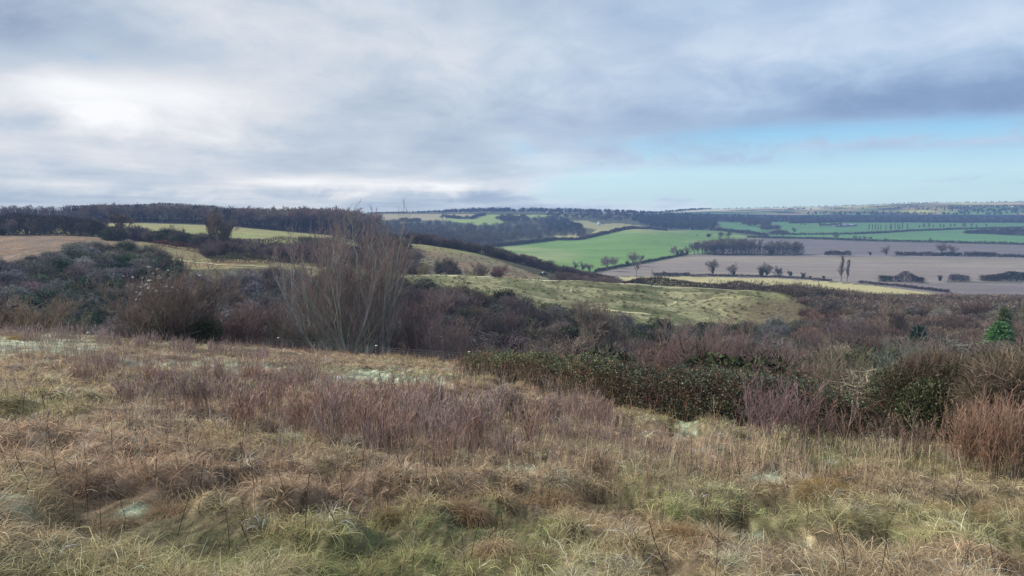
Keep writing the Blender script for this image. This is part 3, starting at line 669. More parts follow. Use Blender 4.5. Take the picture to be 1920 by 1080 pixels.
def T(protos, px, py, hpx, label, cat, tint=(1, 1, 1), wide=1., dmin=240, group=None, **k):
    x, y, z = hit(px, py, dmin)
    pr = protos[R.randint(len(protos))]
    return put(pr, (x, y, z - .3), hpx * y / F * 1.0 + .3, label, cat, group, rtint(tint, .08, .03), wide, **k)
DK = (.72, .74, .76)
for a in [
 (IVYO, 1078, 505, 17, 'leftmost of three ivy-clad trees at the near tip of the crop field', 'tree'),
 (IVYO, 1092, 508, 19, 'middle of three ivy-clad trees at the near tip of the crop field', 'tree'),
 (IVYO, 1105, 510, 16, 'rightmost of three ivy-clad trees at the near tip of the crop field', 'tree'),
 (OAKS, 1139, 508, 28, 'large round bare oak touching a smaller one at the crop field corner', 'tree', (1, 1, 1), 1.05),
 (OAKS, 1150, 503, 21, 'smaller round bare oak just right of the large one at the field corner', 'tree'),
 (OAKS, 1185, 499, 27, 'round bare oak in the hedge climbing beside the crop field', 'tree'),
 (IVYB, 1176, 500, 13, 'short ivy-covered stump left of the round hedge oak', 'tree', DK, .7),
 (OAKS, 1205, 494, 16, 'small bare oak at the upper end of the climbing hedge trees', 'tree'),
 (TALLS, 1193, 518, 29, 'slender bare tree in front of the hedge oak at the stubble field edge', 'tree'),
 (TALLS, 1222, 519, 13, 'thin dead sapling at the left end of the stubble field', 'tree', DK, .5),
 (OAKS, 1264, 481, 20, 'spreading bare oak nearest the copse on the crop field border', 'tree'),
 (IVYB, 1270, 480, 12, 'small ivy-covered tree right beside the spreading border oak', 'tree', DK, .7),
 (IVYB, 1278, 479.5, 14, 'middle ivy-covered tree on the crop field border', 'tree', DK, .7),
 (IVYO, 1287, 478, 18, 'ivy-clad tree closest to the left end of the copse', 'tree'),
 (OAKS, 1302, 477.5, 24, 'bare round tree at the left tip of the copse', 'tree', DK),
 (IVYO, 1337, 518, 32, 'tall slim tree with ivy on its lower half behind the stubble field', 'tree', (1, 1, 1), .8),
 (IVYO, 1377, 519, 27, 'forked ivy-clad oak standing alone behind the stubble field', 'tree', (1, 1, 1), 1.1),
 (IVYB, 1427, 519, 20, 'dark bushy ivy tree left of the broad forked one', 'tree', DK, .9),
 (IVYO, 1438, 519, 28, 'broad forked tree thick with ivy behind the stubble field', 'tree', (1, 1, 1), 1.2),
 (BUSHY, 1462, 519.5, 21, 'bare ivy-free tree right of the broad forked ivy tree', 'tree', DK),
 (BUSHY, 1482, 520.5, 14, 'thin faint sapling in the hedge behind the stubble field', 'tree', DK),
 (IVYB, 1506, 522, 12, 'small ivy bush-tree in the stubble field hedge', 'tree', DK, .8),
 (IVYB, 1520, 523, 7, 'tiny dark ivy bush left of the twin poplars', 'tree', DK),
 (IVYB, 1545, 524, 8, 'tiny dark ivy bush nearest the twin poplars', 'tree', DK),
 (POPS, 1577, 527.5, 49, 'taller left poplar of the twin pair behind the stubble field', 'poplar', (1, 1, 1), 1.05),
 (POPS, 1588, 528, 42, 'shorter right poplar of the twin pair behind the stubble field', 'poplar', (1, 1, 1), .95),
 (IVYB, 1762, 527, 12, 'small round ivy tree alone under the large ploughed field', 'tree', DK),
 (IVYB, 1632, 479, 8, 'small round bush alone on the line between the two ploughed fields', 'tree', DK),
 (IVYO, 1662, 479, 21, 'lone bare tree with an ivy-wrapped trunk between the ploughed fields', 'tree'),
 (OAKS, 1763, 480, 26, 'left and larger of two spreading oaks between the ploughed fields', 'tree'),
 (OAKS, 1783, 480, 21, 'right and smaller of two spreading oaks between the ploughed fields', 'tree'),
 (IVYB, 1865, 481.5, 9, 'dark conical bush at the end of the lumpy field hedge', 'tree', DK, .7),
 (OAKS, 1828, 480.5, 11, 'small oak rising from the lumpy hedge at right', 'tree'),
 (OAKS, 1245, 518, 10, 'small bare tree in the low hedge left of the stubble field', 'tree', DK),
 (OAKS, 1352, 449, 15, 'left of two dark round trees behind the copse', 'tree', DK), (OAKS, 1366, 449, 17, 'right of two dark round trees behind the copse', 'tree', DK),
 (IVYB, 1328, 445, 8, 'low round bush standing in the upper crop field', 'tree', (1.2, 1.2, 1.2), 1.6), (IVYB, 1307, 442, 3, 'tiny dark bush in the upper crop field', 'tree', DK),
 (OAKS, 1487, 438.5, 12, 'dark round tree right of the round green-field copse', 'tree', DK), (IVYB, 1502, 422, 3.5, 'left of two tiny dark trees in the far green field', 'tree', DK), (IVYB, 1509, 422, 3.5, 'right of two tiny dark trees in the far green field', 'tree', DK),
 (OAKS, 1569, 450, 13, 'tallest tree on the edge of the upper green field', 'tree', DK), (OAKS, 1602, 451, 10, 'dark tree right of the tallest on the green field edge', 'tree', DK), (OAKS, 1612, 451, 8, 'small bare tree in the middle of the green field edge', 'tree'), (OAKS, 1622, 451, 9, 'dark ivy tree third along the green field edge', 'tree', DK), (OAKS, 1633, 452, 9, 'bare tree fourth along the green field edge', 'tree'), (OAKS, 1661, 452.5, 7, 'small tree at the far end of the green field edge', 'tree'),
 (OAKS, 1744, 455, 9, 'lone pale tree on the hedge above the upper plough', 'tree'), (IVYB, 1863, 457.5, 5, 'small round bush on the hedge above the upper plough', 'tree', DK), (IVYB, 1634, 438.5, 6, 'single small tree on the hedge below the poplar row', 'tree', DK),
 (OAKS, 714, 413, 11, 'faint lone tree at the left end of the far pale field', 'tree'), (IVYB, 720, 411, 4, 'tiny dark bush right of the faint lone tree', 'tree', DK), (OAKS, 876, 411.5, 9, 'round tree on the hedge of the far pale field', 'tree', DK), (OAKS, 850, 408.5, 8, 'small round tree behind the far hedge bend', 'tree', DK), (OAKS, 830, 413, 13, 'left tree of the clump at the hedge bend on the far hill', 'tree', DK), (OAKS, 837, 412, 12, 'right tree of the clump at the hedge bend on the far hill', 'tree', DK),
]: T(*a)
for k in range(13):
    T(POPS, 1629 + k * 5.9 + R.normal(0, 1.2), 434 - k * .12, 11 + 5 * R.rand(), 'slim poplar in the long row across the far green field', 'poplar', DK, .8, group='row of poplars across the far green field')
for k in range(13):
    T(TALLS, 1722 + k * 10 + R.normal(0, 2.5), 431.5 - k * .15, 10 + 4 * R.rand(), 'thin bare tree in the broken row right of the poplars', 'tree', DK, .8, group='thin trees right of the poplar row')
for k in range(9):
    T(OAKS, 1535 + k * 5 + R.normal(0, 1), 426 - .2 * R.rand(), 6 + 4 * R.rand(), 'dark tree sheltering the farm in the far green field', 'tree', DK, 1, group='trees around the far farm')
for k in range(10):
    T(OAKS, 1428 + k * 3.4, 434 + R.rand(), 11 + 3 * R.rand(), 'dark tree of the clump above the round copse', 'tree', DK, 1, group='tree clump above the round copse')
for k in range(12):
    T(OAKS, 1446 + k * 2.9, 444.5 - abs(k - 6) * .2, 10 + 4 * math.sin(k / 11 * 3.1), 'dark tree of the round copse in the green field', 'tree', DK, 1, group='round copse in the green field')
# copse between the ploughed fields
for k in range(64):
    u = R.rand(); px = 1306 + 200 * u; py = 478.5 - 3.5 * R.rand() ** .8 - (.8 if u < .1 else 0)
    hp = np.interp(px, [1306, 1340, 1380, 1420, 1460, 1490, 1508], [22, 28, 31, 29, 25, 24, 20]) * (.85 + .2 * R.rand())
    T(TALLS if R.rand() < .7 else OAKS, px, py, hp, 'bare grey tree of the long copse between the ploughed fields', 'tree', (.95, .98, .95), 1.1, group='trees of the long copse')
hedge('dark undergrowth along the foot of the long copse', [(1318, 478.3), (1380, 478.8), (1440, 479), (1506, 479)], 11, 8, dens=2, var=.15, col=(.085, .075, .07), name='undergrowth', cat='undergrowth')
T(IVYB, 1446, 479, 13, 'dark evergreen bush in front of the long copse', 'bush', (.5, .55, .6), 1.)

# --- trees on the near slopes
for a in [
 (BUSHY, 793, 262, 491, 'yellowish bare tree in front of the white track', (1.35, 1.3, .85), 1.),
 (BUSHY, 821, 283, 482, 'dark spreading tree, left of the pair just above the white track', (.85, .85, .85), 1.),
 (BUSHY, 841, 284, 481, 'dark spreading tree, right of the pair just above the white track', (.85, .8, .75), 1.1),
 (BUSHY, 859, 284, 497, 'small bare tree right of the dark pair above the track', (.95, .95, 1.), 1.),
 (BUSHY, 897, 286, 489, 'pale hazy bare tree above the white track', (1.35, 1.3, 1.15), 1.35),
 (BUSHY, 933, 288, 491, 'reddish rounded bare tree, last of the row above the track', (1.1, .8, .85), 1.3),
 (TALLS, 410, 300, 387, 'tall dark bare tree rising above the stubble hill', (1.15, 1.02, .98), 1.35),
 (TALLS, 394, 303, 392, 'slimmer tall tree left against the tallest one below the stubble hill', (.8, .75, .72), .8),
 (BUSHY, 426, 302, 404, 'smaller tall tree right of the tallest one below the stubble hill', (.85, .8, .75), .8),
 (OAKS, 228, 338, 396, 'dark domed bare tree standing in the hedge before the left wood', (.75, .65, .62), 1.1),
 (OAKS, 196, 336, 409, 'low spreading bare tree left of the domed hedge tree', (.8, .72, .7), 1.1),
 (BUSHY, 340, 312, 421, 'bushy bare tree against the yellow stubble hill', (.85, .85, .8), 1.1),
 (BUSHY, 272, 322, 424, 'pale bushy tree in the hedge left of the bushy bare one', (1., 1., 1.), 1.2),
 (IVYB, 296, 318, 431, 'left of two small dark ivy trees in the stubble hill hedge', (.5, .5, .5), .7), (IVYB, 313, 316, 436, 'right of two small dark ivy trees in the stubble hill hedge', (.5, .5, .5), .7),
 (IVYB, 8, 335, 419, 'dark evergreen tree at the left edge of the pasture hedge', (.6, .6, .6), 1.2),
]:
    pr, px, D, top, lb, tn, wd = a; x, y, z = at(px, D); put(pr[R.randint(len(pr))], (x, y, z - .3), topheight(px, D, top, z), lb, 'tree', None, tn, wd)
for k in range(34):
    px = -60 + 250 * R.rand(); D = 335 + 22 * R.rand(); x, y, z = at(px, D); put(BUSHY[R.randint(3)], (x, y, z - .3), topheight(px, D, 400 + 10 * R.rand() + max(0, px - 60) * .06, z), 'hazy bare tree in the belt above the tan pasture', 'tree', 'bare trees above the tan pasture', rtint((.95, .95, .92), .1), 1.1)
# bushes on the slopes beyond the hollow
def slope_bushes(n, p0, p1, d0, d1, kinds, h0, h1, label, cat, name, tint=(1, 1, 1)):
    for _ in range(n):
        px = p0 + (p1 - p0) * R.rand(); D = d0(px) + (d1(px) - d0(px)) * R.rand() if callable(d0) else d0 + (d1 - d0) * R.rand()
        x, y, z = at(px, D); pr = SCP[kinds[R.randint(len(kinds))]]
        put(pr[R.randint(len(pr))], (x, y, z - .3), h0 + (h1 - h0) * R.rand(), label, cat, label.split(' ', 1)[1].replace('bush', 'bushes'), rtint(tint, .14), 1.4, name=name)
slope_bushes(46, 560, 775, 268, 345, ['upright', 'dome', 'dome'], 4.5, 7, 'bare mauve bush between the ridge and the chalk track behind the tall sallow', 'bush', 'mauve_bush', (.95, .88, .92))
slope_bushes(14, 690, 765, 345, 385, ['ivy', 'dome'], 5, 7, 'dark bush of the clump on the shoulder of the ridge', 'bush', 'ivy_bush', (.8, .8, .85))
slope_bushes(40, 380, 575, 262, 322, ['upright', 'dome', 'upright'], 4, 6.5, 'bare grey bush in the dip under the yellow stubble hill', 'bush', 'grey_bush', (.9, .86, .88))
slope_bushes(26, 200, 400, 308, 330, ['dome', 'ivy', 'upright'], 4.5, 6.5, 'bare bush in the hedge line under the yellow stubble hill', 'bush', 'hedgerow_bush', (.85, .85, .86))
slope_bushes(75, 765, 1110, 402, 424, ['dome', 'dome', 'upright'], 4.2, 6.2, 'dark bare bush in the long hedge running down behind the ridge crest', 'bush', 'hedgerow_bush', (.72, .66, .68))
slope_bushes(16, 1050, 1180, 318, 372, ['dome', 'upright'], 4.5, 6.5, 'bare purple-brown bush at the foot of the ridge hedge', 'bush', 'mauve_bush', (.95, .82, .84))
slope_bushes(34, 105, 300, 205, 248, ['dome', 'drape', 'ivy'], 4.5, 6.8, 'bare grey-brown bush at the top edge of the left scrub slope', 'bush', 'hawthorn_bush', (1, .98, .95))
slope_bushes(20, 1500, 1650, 205, 250, ['dome', 'small', 'drape'], 1.2, 3., 'low brown bush on the rusty lower slope of the grassy spur', 'bush', 'thorn_scrub', (.95, .8, .7))
# skyline wood at left
def woodtree(px, D, top, lb, gp, tn, wd=1.):
    x, y, z = at(px, D); pr = (TALLS + OAKS)[R.randint(6)]
    put(pr, (x, y, z - .3), topheight(px, D, top, z), lb, 'tree', gp, rtint(tn, .1, .04), wd)
for k in range(34):
    woodtree(-120 + k * 8.2 + R.normal(0, 2.5), 640 + 40 * R.rand(), 383 + 5 * R.rand() + (3 if R.rand() < .3 else 0), 'bare tree of the open skyline row at far left, sky showing between trunks', 'open skyline trees at far left', (1.15, 1.07, 1.12), 1.15)
for k in range(165):
    px = 138 + 565 * R.rand(); D = 604 + 75 * R.rand()
    top = np.interp(px, [138, 180, 330, 380, 420, 560, 640, 690, 705], [391, 381, 380, 384, 388, 388, 389, 396, 402]) + 4 * R.rand() + (-3 if R.rand() < .07 else 0)
    woodtree(px, D, top, 'bare tree of the dense dark wood along the left skyline', 'dense dark skyline wood', (1.15, 1.03, 1.06), 1.3)
hedge('dark undergrowth filling the skyline wood', [(140, 640), (260, 640), (400, 640), (520, 625), (620, 610), (700, 600)], [13, 14, 14, 13, 12, 7], 40, byD=True, dens=1.6, name='undergrowth', cat='undergrowth', col=(.05, .045, .05), var=.12)
hedge('dark shrub line at the edge of the skyline wood', [(-200, 630), (0, 625), (140, 612), (300, 604), (420, 602), (540, 575)], [5, 5, 3.5, 3, 3, 3], 5, byD=True, dens=1.8, name='shrub_line', cat='hedge', col=(.05, .045, .045), var=.2)

# --- wood masses in the distance
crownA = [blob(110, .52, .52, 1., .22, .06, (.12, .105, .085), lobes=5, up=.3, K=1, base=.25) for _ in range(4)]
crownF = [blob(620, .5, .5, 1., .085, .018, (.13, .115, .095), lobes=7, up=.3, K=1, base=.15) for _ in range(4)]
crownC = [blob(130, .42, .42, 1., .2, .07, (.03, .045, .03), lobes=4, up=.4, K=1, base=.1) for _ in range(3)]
def sample_poly(poly, n, dmin, dmax=30000):
    xs_ = [p[0] for p in poly]; ys_ = [p[1] for p in poly]; out = []
    while len(out) < n:
        a = min(xs_) + (max(xs_) - min(xs_)) * R.rand(300); b = min(ys_) + (max(ys_) - min(ys_)) * R.rand(300)
        k = inpoly(a, b, poly)
        for u, v in zip(a[k], b[k]): out.append((u, v))
    return out[:n]
def wood(name, label, poly, n, H, geos, tint, dmin=430, s=.1):
    pl = []
    for (a, b) in sample_poly(poly, n, dmin):
        x, y, z = hit(a, b, dmin)
        if y < 560: continue
        t = rtint(tint, s + .06, .05); h = H * (.75 + .5 * R.rand())
        pl.append((x, y, z - .5, h, 1 + .35 * R.rand(), t))
    return scatter_mass(name, label, 'wood', geos, pl)
wood('valley_wood', 'hazy grey-brown wood filling the side valley left of the crop field', [(690, 420), (740, 419), (800, 421), (860, 424), (900, 427), (950, 424), (960, 414), (985, 411), (1030, 411), (1080, 424), (1105, 437), (1092, 447), (1040, 447), (1000, 453), (950, 459), (905, 464), (880, 468), (800, 462), (740, 452), (700, 450)], 620, 14, crownF, (1., .98, 1.))
wood('slope_wood', 'hazy wood behind the ridge hedge', [(640, 436), (700, 428), (800, 440), (895, 465), (905, 476), (830, 470), (760, 462), (690, 452)], 240, 10, crownF, (.85, .8, .85), dmin=440)
wood('dark_valley_wood', 'dark blue-grey conifers in the side valley wood', [(1020, 412), (1060, 413), (1095, 430), (1100, 436), (1080, 438), (1030, 436)], 130, 14, crownC, (1.3, 1.3, 1.4))
wood('conifer_wood', 'dark conifer wood on the hill right of the pale mound', [(1160, 404), (1300, 402), (1350, 410), (1340, 428), (1310, 432), (1260, 432), (1225, 427), (1190, 416)], 420, 16, crownC, (1.5, 1.4, 1.3))
wood('hillside_wood', 'scattered trees and bushes on the far hill above the mound', [(1020, 403), (1160, 402), (1200, 410), (1160, 415), (1100, 412), (1040, 410)], 130, 14, crownA, (.85, .85, .85))
wood('small_far_wood', 'small bare wood in the far green meadow', [(925, 414), (945, 409), (985, 409), (990, 417), (950, 418)], 60, 16, crownA, (.85, .85, .85))
wood('far_wood', 'long blue-grey wood below the distant hills', [(1240, 401), (1300, 401), (1480, 406), (1940, 407), (2100, 407), (2100, 416), (1500, 417), (1440, 416), (1360, 413)], 850, 13, crownC, (2.6, 2.2, 2.), dmin=2500)
wood('mid_far_wood', 'brown-blue wood behind the round copse', [(1300, 409), (1420, 413), (1450, 417), (1440, 428), (1400, 424), (1360, 416)], 160, 16, crownA, (.75, .7, .75), dmin=1500)
wood('hill_woods', 'blue patches of woodland over the distant hills', [(1500, 401), (1600, 398), (1700, 399), (1780, 402), (1840, 393), (1940, 392), (2100, 392), (2100, 403), (1500, 404)], 260, 18, crownC, (1.7, 1.6, 1.6), dmin=4500)
wood('hill_copses', 'scattered copses high on the distant hills', [(1680, 394), (1800, 388), (1950, 387), (1950, 392), (1800, 397)], 70, 18, crownC, (1.7, 1.6, 1.6), dmin=4500)
pl = []
for _ in range(1700):
    px = 560 + 1000 * R.rand(); Y = 196 + 190 * R.rand(); x = (px - 960) / F * Y
    if 268 < Y < 292 or (Y > 290 and px > 1060): continue
    X1, y1 = proj(x, Y, gz(x, Y))
    if Y < 268 and y1 > np.interp(px, [560, 700, 820, 900, 980, 1080, 1150, 1400, 1500, 1560], [510, 520, 536, 556, 574, 590, 600, 604, 592, 566]): continue
    pl.append((x, Y, gz(x, Y) - .1, .35 + .5 * R.rand(), 1.6 + R.rand(), rtint((2.2, 2.1, 1.1) if R.rand() < .45 else ((1.3, 1.25, .7) if R.rand() < .6 else (1.5, 1.05, .8)), .2)))
scatter_mass('spur_tussocks', 'rough grass tussocks speckling the grassy spur and the ridge slope', 'grass', crownA, pl)
def skyline(label, pts_, hfun, nn, tint, geos, name='skyline_trees', dmin=1500):
    pl = []
    for _ in range(nn):
        px = pts_[0] + (pts_[1] - pts_[0]) * R.rand(); c = colz(px, np.linspace(dmin, 12000, 1500)); Ys = np.linspace(dmin, 12000, 1500)
        k = np.argmax(c / Ys); Y = Ys[k] * (1 + .01 * R.rand()); h = hfun(px) * Y / F
        if h <= 0: continue
        x = (px - 960) / F * Y; pl.append((x, Y, gz(x, Y) - 1, h, 1.1, rtint(tint, .15)))
    return scatter_mass(name, label, 'trees', geos, pl)
skyline('line of bare trees along the far ridge skyline', (690, 1320), lambda p: float(np.interp(p, [690, 760, 800, 880, 1000, 1160, 1240, 1320], [3, 3.5, 5, 9, 9, 8, 5, 4])) * (.6 + .5 * R.rand()), 560, (.7, .7, .75), crownA, dmin=2500)
skyline('dark unbroken hedge line under the far ridge trees', (690, 1330), lambda p: 2.6 + R.rand(), 900, (.6, .6, .65), crownF, name='skyline_hedge', dmin=2500)
skyline('tiny trees dotting the distant hill crest', (1300, 2050), lambda p: (.8 + 2.2 * R.rand() ** 2), 700, (1.3, 1.2, 1.2), crownF, name='crest_trees', dmin=6500)
# ------------------------------------------------------------------ built things far away
def box(g, x0, x1, y0, y1, z0, z1, c):
    V = [(x, y, z) for z in (z0, z1) for x, y in ((x0, y0), (x1, y0), (x1, y1), (x0, y1))]
    g.add(V, [(0, 3, 2, 1), (4, 5, 6, 7), (0, 1, 5, 4), (1, 2, 6, 5), (2, 3, 7, 6), (3, 0, 4, 7)], c)
def roof(g, x0, x1, y0, y1, z0, z1, c, e=.4):
    ym = (y0 + y1) / 2
    V = [(x0 - e, y0 - e, z0 - .1), (x1 + e, y0 - e, z0 - .1), (x1 + e, ym, z1), (x0 - e, ym, z1), (x0 - e, y1 + e, z0 - .1), (x1 + e, y1 + e, z0 - .1)]
    g.add(V, [(0, 1, 2, 3), (3, 2, 5, 4), (0, 3, 4, 4), (1, 5, 2, 2)], c)
def house(px, py, w_, d_, h_, label, wallc, roofc, rz, dmin=1500, name='house', cat='house', group=None, roofh=None, chimney=True):
    x, y, z = hit(px, py, dmin); o = empty(name, (x, y, z), label, cat, group); o.rotation_euler = (0, 0, rz)
    g = Geo(); box(g, -w_ / 2, w_ / 2, -d_ / 2, d_ / 2, -1, h_, wallc); wl = g.obj('wall', M_PLAIN, o)
    g = Geo(); roof(g, -w_ / 2, w_ / 2, -d_ / 2, d_ / 2, h_, h_ + (roofh or d_ * .42), roofc); rf = g.obj('roof', M_PLAIN, o)
    for k in (-.28, .28):
        g = Geo(); box(g, w_ * k - w_ * .07, w_ * k + w_ * .07, -d_ / 2 - .06, -d_ / 2 + .05, h_ * .35, h_ * .75, (.05, .06, .07)); g.obj('window', M_PLAIN, o)
    if chimney: g = Geo(); box(g, w_ * .3, w_ * .3 + 1, -.5, .5, h_ + d_ * .2, h_ + d_ * .55, (.3, .18, .14)); g.obj('chimney', M_PLAIN, rf)
    return o
house(1123, 422.5, 6, 9, 9, 'small white building beside the pale mound', (.85, .85, .82), (.55, .55, .55), 1.57)
house(1082, 447, 5, 5, 4, 'tiny pale hut at the corner of the crop field', (.5, .5, .48), (.4, .38, .36), .3, name='hut', cat='hut', chimney=False)
for (px, py, w_, lb) in [(1572, 425.3, 26, 'left grey farm barn with a low roof'), (1583, 424.8, 34, 'middle long grey farm barn'), (1598, 424.5, 30, 'right bluish farm barn beside the poplars')]:
    house(px, py, w_, 14, 5, lb + ' in the far green field', (.25, .26, .28), (.36, .38, .42), .1, name='barn', cat='barn', chimney=False, roofh=4)
for k in range(34):
    px = 1470 + 440 * R.rand() if k > 9 else 1478 + k * 3.2
    py = np.interp(px, [1470, 1600, 1750, 1920], [392.5, 389.5, 386.5, 386]) + (3 * R.rand() if k > 9 else R.rand())
    bright = R.rand() < .45 or k < 10
    house(px, py, 16 + 14 * R.rand(), 12, 8, 'tiny pale house of the village on the distant hill' if bright else 'tiny brick house of the village on the distant hill', (.85, .83, .78) if bright else (.42, .27, .2), (.3, .2, .17), R.rand() * 3, dmin=5000, group='pale village houses on the distant hill' if bright else 'brick village houses on the distant hill')

def pylon(px, py, H, label, dmin):
    x, y, z = hit(px, py, dmin); o = empty('pylon', (x, y, z), label, 'pylon'); r = max(.12, y * .00009)
    g = Geo(); c = (.22, .24, .26); b = H * .09; P = []
    for sx, sy in ((1, 1), (1, -1), (-1, 1), (-1, -1)): P.append([(sx * b, sy * b, -1), (sx * b * .38, sy * b * .38, H * .55), (sx * b * .1, sy * b * .1, H)])
    tubes(g, np.array(P, float), np.full((4, 3), r), c, 4); g.obj('leg_frame', M_PLAIN, o)
    g = Geo(); Q = []
    for i in range(8):
        t0, t1 = i / 8, (i + 1) / 8; w0 = b * (1 - .9 * t0 ** .7); w1 = b * (1 - .9 * t1 ** .7)
        for s in (1, -1):
            Q.append([(s * w0, -w0, H * t0), (-s * w1, -w1, H * t1)]); Q.append([(s * w0, w0, H * t0), (-s * w1, w1, H * t1)])
    tubes(g, np.array(Q, float), np.full((len(Q), 2), r * .6), c, 3); g.obj('bracing', M_PLAIN, o)
    for t, w1 in ((.62, .17), (.76, .21), (.9, .15)):
        g = Geo(); tubes(g, np.array([[(-H * w1, 0, H * t), (0, 0, H * t + H * .02), (H * w1, 0, H * t)]], float), np.full((1, 3), r), c, 4); g.obj('cross_arm', M_PLAIN, o)
pylon(706, 401, 30, 'faint lattice pylon on the left part of the far skyline', 2400)
pylon(1717, 400, 75, 'faint tall lattice pylon in front of the distant hills', 5200)

# pole in the stubble field
x, y, z = hit(1534, 549, 430); o = empty('utility_pole', (x, y, z), 'thin wooden utility pole standing in the yellow stubble field', 'utility pole')
g = Geo(); tubes(g, np.array([[(0, 0, -.5), (0, 0, 8.)]]), np.full((1, 2), .16), (.22, .19, .15), 6); g.obj('pole', M_WOOD, o)
g = Geo(); tubes(g, np.array([[(-.9, 0, 7.6), (.9, 0, 7.6)]]), np.full((1, 2), .09), (.2, .17, .14), 4); g.obj('cross_arm', M_WOOD, o)
# white marker on the grassy spur
x, y, z = hit(1071, 548, 200); o = empty('marker_post', (x, y, z), 'small white marker post on the grassy spur', 'marker post')
g = Geo(); box(g, -.22, .22, -.1, .1, -.2, .75, (.8, .8, .76)); g.obj('board', M_PLAIN, o)
g = Geo(); tubes(g, np.array([[(0, .12, -.4), (0, .12, .85)]]), np.full((1, 2), .05), (.35, .3, .22), 6); g.obj('post', M_WOOD, o)

# small four-wheel-drive parked on the slope
def sub(o, name, g, mat=M_PLAIN, smooth=False): return g.obj(name, mat, o, smooth)
x, y, z = at(1019, 372); z = gz(x, y)
car = empty('parked_car', (x, y, z + .02), 'small dark off-road car with pale cab parked at the foot of the ridge slope', 'car'); car.rotation_euler = (0, 0, .35)
def prism(g, prof, y0, y1, c, ins=0.):
    n = len(prof); V = [(a, y0 + (ins if b > 1.1 else 0), b) for a, b in prof] + [(a, y1 - (ins if b > 1.1 else 0), b) for a, b in prof]
    Q = [(i, (i + 1) % n, (i + 1) % n + n, i + n) for i in range(n)]
    for k in range(1, n - 1, 2):
        Q.append((0, k, k + 1, min(k + 2, n - 1))); Q.append((n, n + min(k + 2, n - 1), n + k + 1, n + k))
    g.add(V, Q, c)
g = Geo(); prism(g, [(-1.9, .45), (1.9, .45), (1.95, .95), (.75, 1.08), (-1.9, 1.05)], -.8, .8, (.03, .035, .045)); body = sub(car, 'body', g)
g = Geo(); prism(g, [(-.55, 1.05), (.75, 1.06), (.45, 1.72), (-.5, 1.75)], -.76, .76, (.55, .6, .62), .1); cab = sub(car, 'cab', g)
for sy in (-.775, .775):
    g = Geo(); box(g, -.4, .45, sy - .02, sy + .02, 1.15, 1.6, (.04, .06, .07)); sub(cab, 'window', g)
for sx in (-1.25, 1.25):
    for sy in (-.8, .8):
        g = Geo(); tubes(g, np.array([[(sx, sy - .12, .38), (sx, sy + .12, .38)]]), np.full((1, 2), .38), (.02, .02, .02), 14)
        a = np.arange(14) * 6.283 / 14
        wv = sub(car, 'wheel', g)
        for e in (-.125, .125):
            h = Geo(); ring = np.stack([sx + .36 * np.cos(a), np.full(14, sy + e), .38 + .36 * np.sin(a)], 1); V = np.vstack([ring, [[sx, sy + e, .38]]])
            h.add(V, [(i, i + 1, (i + 2) % 14, 14) for i in range(0, 14, 2)], (.12, .12, .12)); sub(wv, 'hub', h)
for sy in (-.6, .6):
    g = Geo(); box(g, 1.93, 1.98, sy - .12, sy + .12, .72, .86, (.7, .7, .66)); sub(car, 'headlight', g)

# ------------------------------------------------------------------ tracks (thin sheets on the slopes)
def track(name, pp, w_, c, dmin=150, byD=False, lift=.06):
    P = np.array([at(a, b) if byD else hit(a, b, dmin) for a, b in pp]); n = 140
    t = np.linspace(0, len(P) - 1, n); q = np.stack([np.interp(t, np.arange(len(P)), P[:, k]) for k in range(2)], 1)
    for _ in range(6): q[1:-1] = (q[:-2] + q[1:-1] * 2 + q[2:]) / 4
    d = nrm(np.gradient(q, axis=0)); s = np.stack([-d[:, 1], d[:, 0]], 1); V = []
    for k in range(n):
        ww = w_ * (.7 + .5 * float(vnoise(k / 5., 0., 3)))
        for e in (-ww, 0, ww):
            a, b = q[k] + s[k] * e; V.append((a, b, gz(a, b) + lift))
    Q = [(k * 3 + j, k * 3 + j + 1, k * 3 + j + 4, k * 3 + j + 3) for k in range(n - 1) for j in (0, 1)]
    g = Geo(); g.add(V, Q, vary(c, len(V), .1)); tag(g.obj(name, M_HILL, smooth=True), kind='structure')
track('chalk_track', [(560, 224), (640, 227), (740, 233), (800, 243), (900, 256), (1050, 266), (1200, 271), (1310, 276), (1400, 275), (1500, 270), (1560, 264)], .8, (.58, .53, .36), byD=True)
track('grass_path', [(195, 254), (240, 254), (300, 250), (360, 243), (400, 236), (450, 226), (520, 222)], 1.0, (.46, .43, .25), byD=True, lift=.15)
track('spur_path', [(1230, 575), (1290, 566), (1340, 559), (1400, 558), (1460, 563)], .5, (.42, .38, .2), 200)
track('spur_path', [(1040, 574), (1110, 578), (1160, 584), (1220, 590)], .6, (.45, .41, .24), 170)
track('farm_track', [(1490, 479.5), (1540, 479.6), (1620, 480), (1760, 481.5), (1850, 482.3), (1990, 485)], 2.2, (.5, .48, .44), 430, lift=.15)
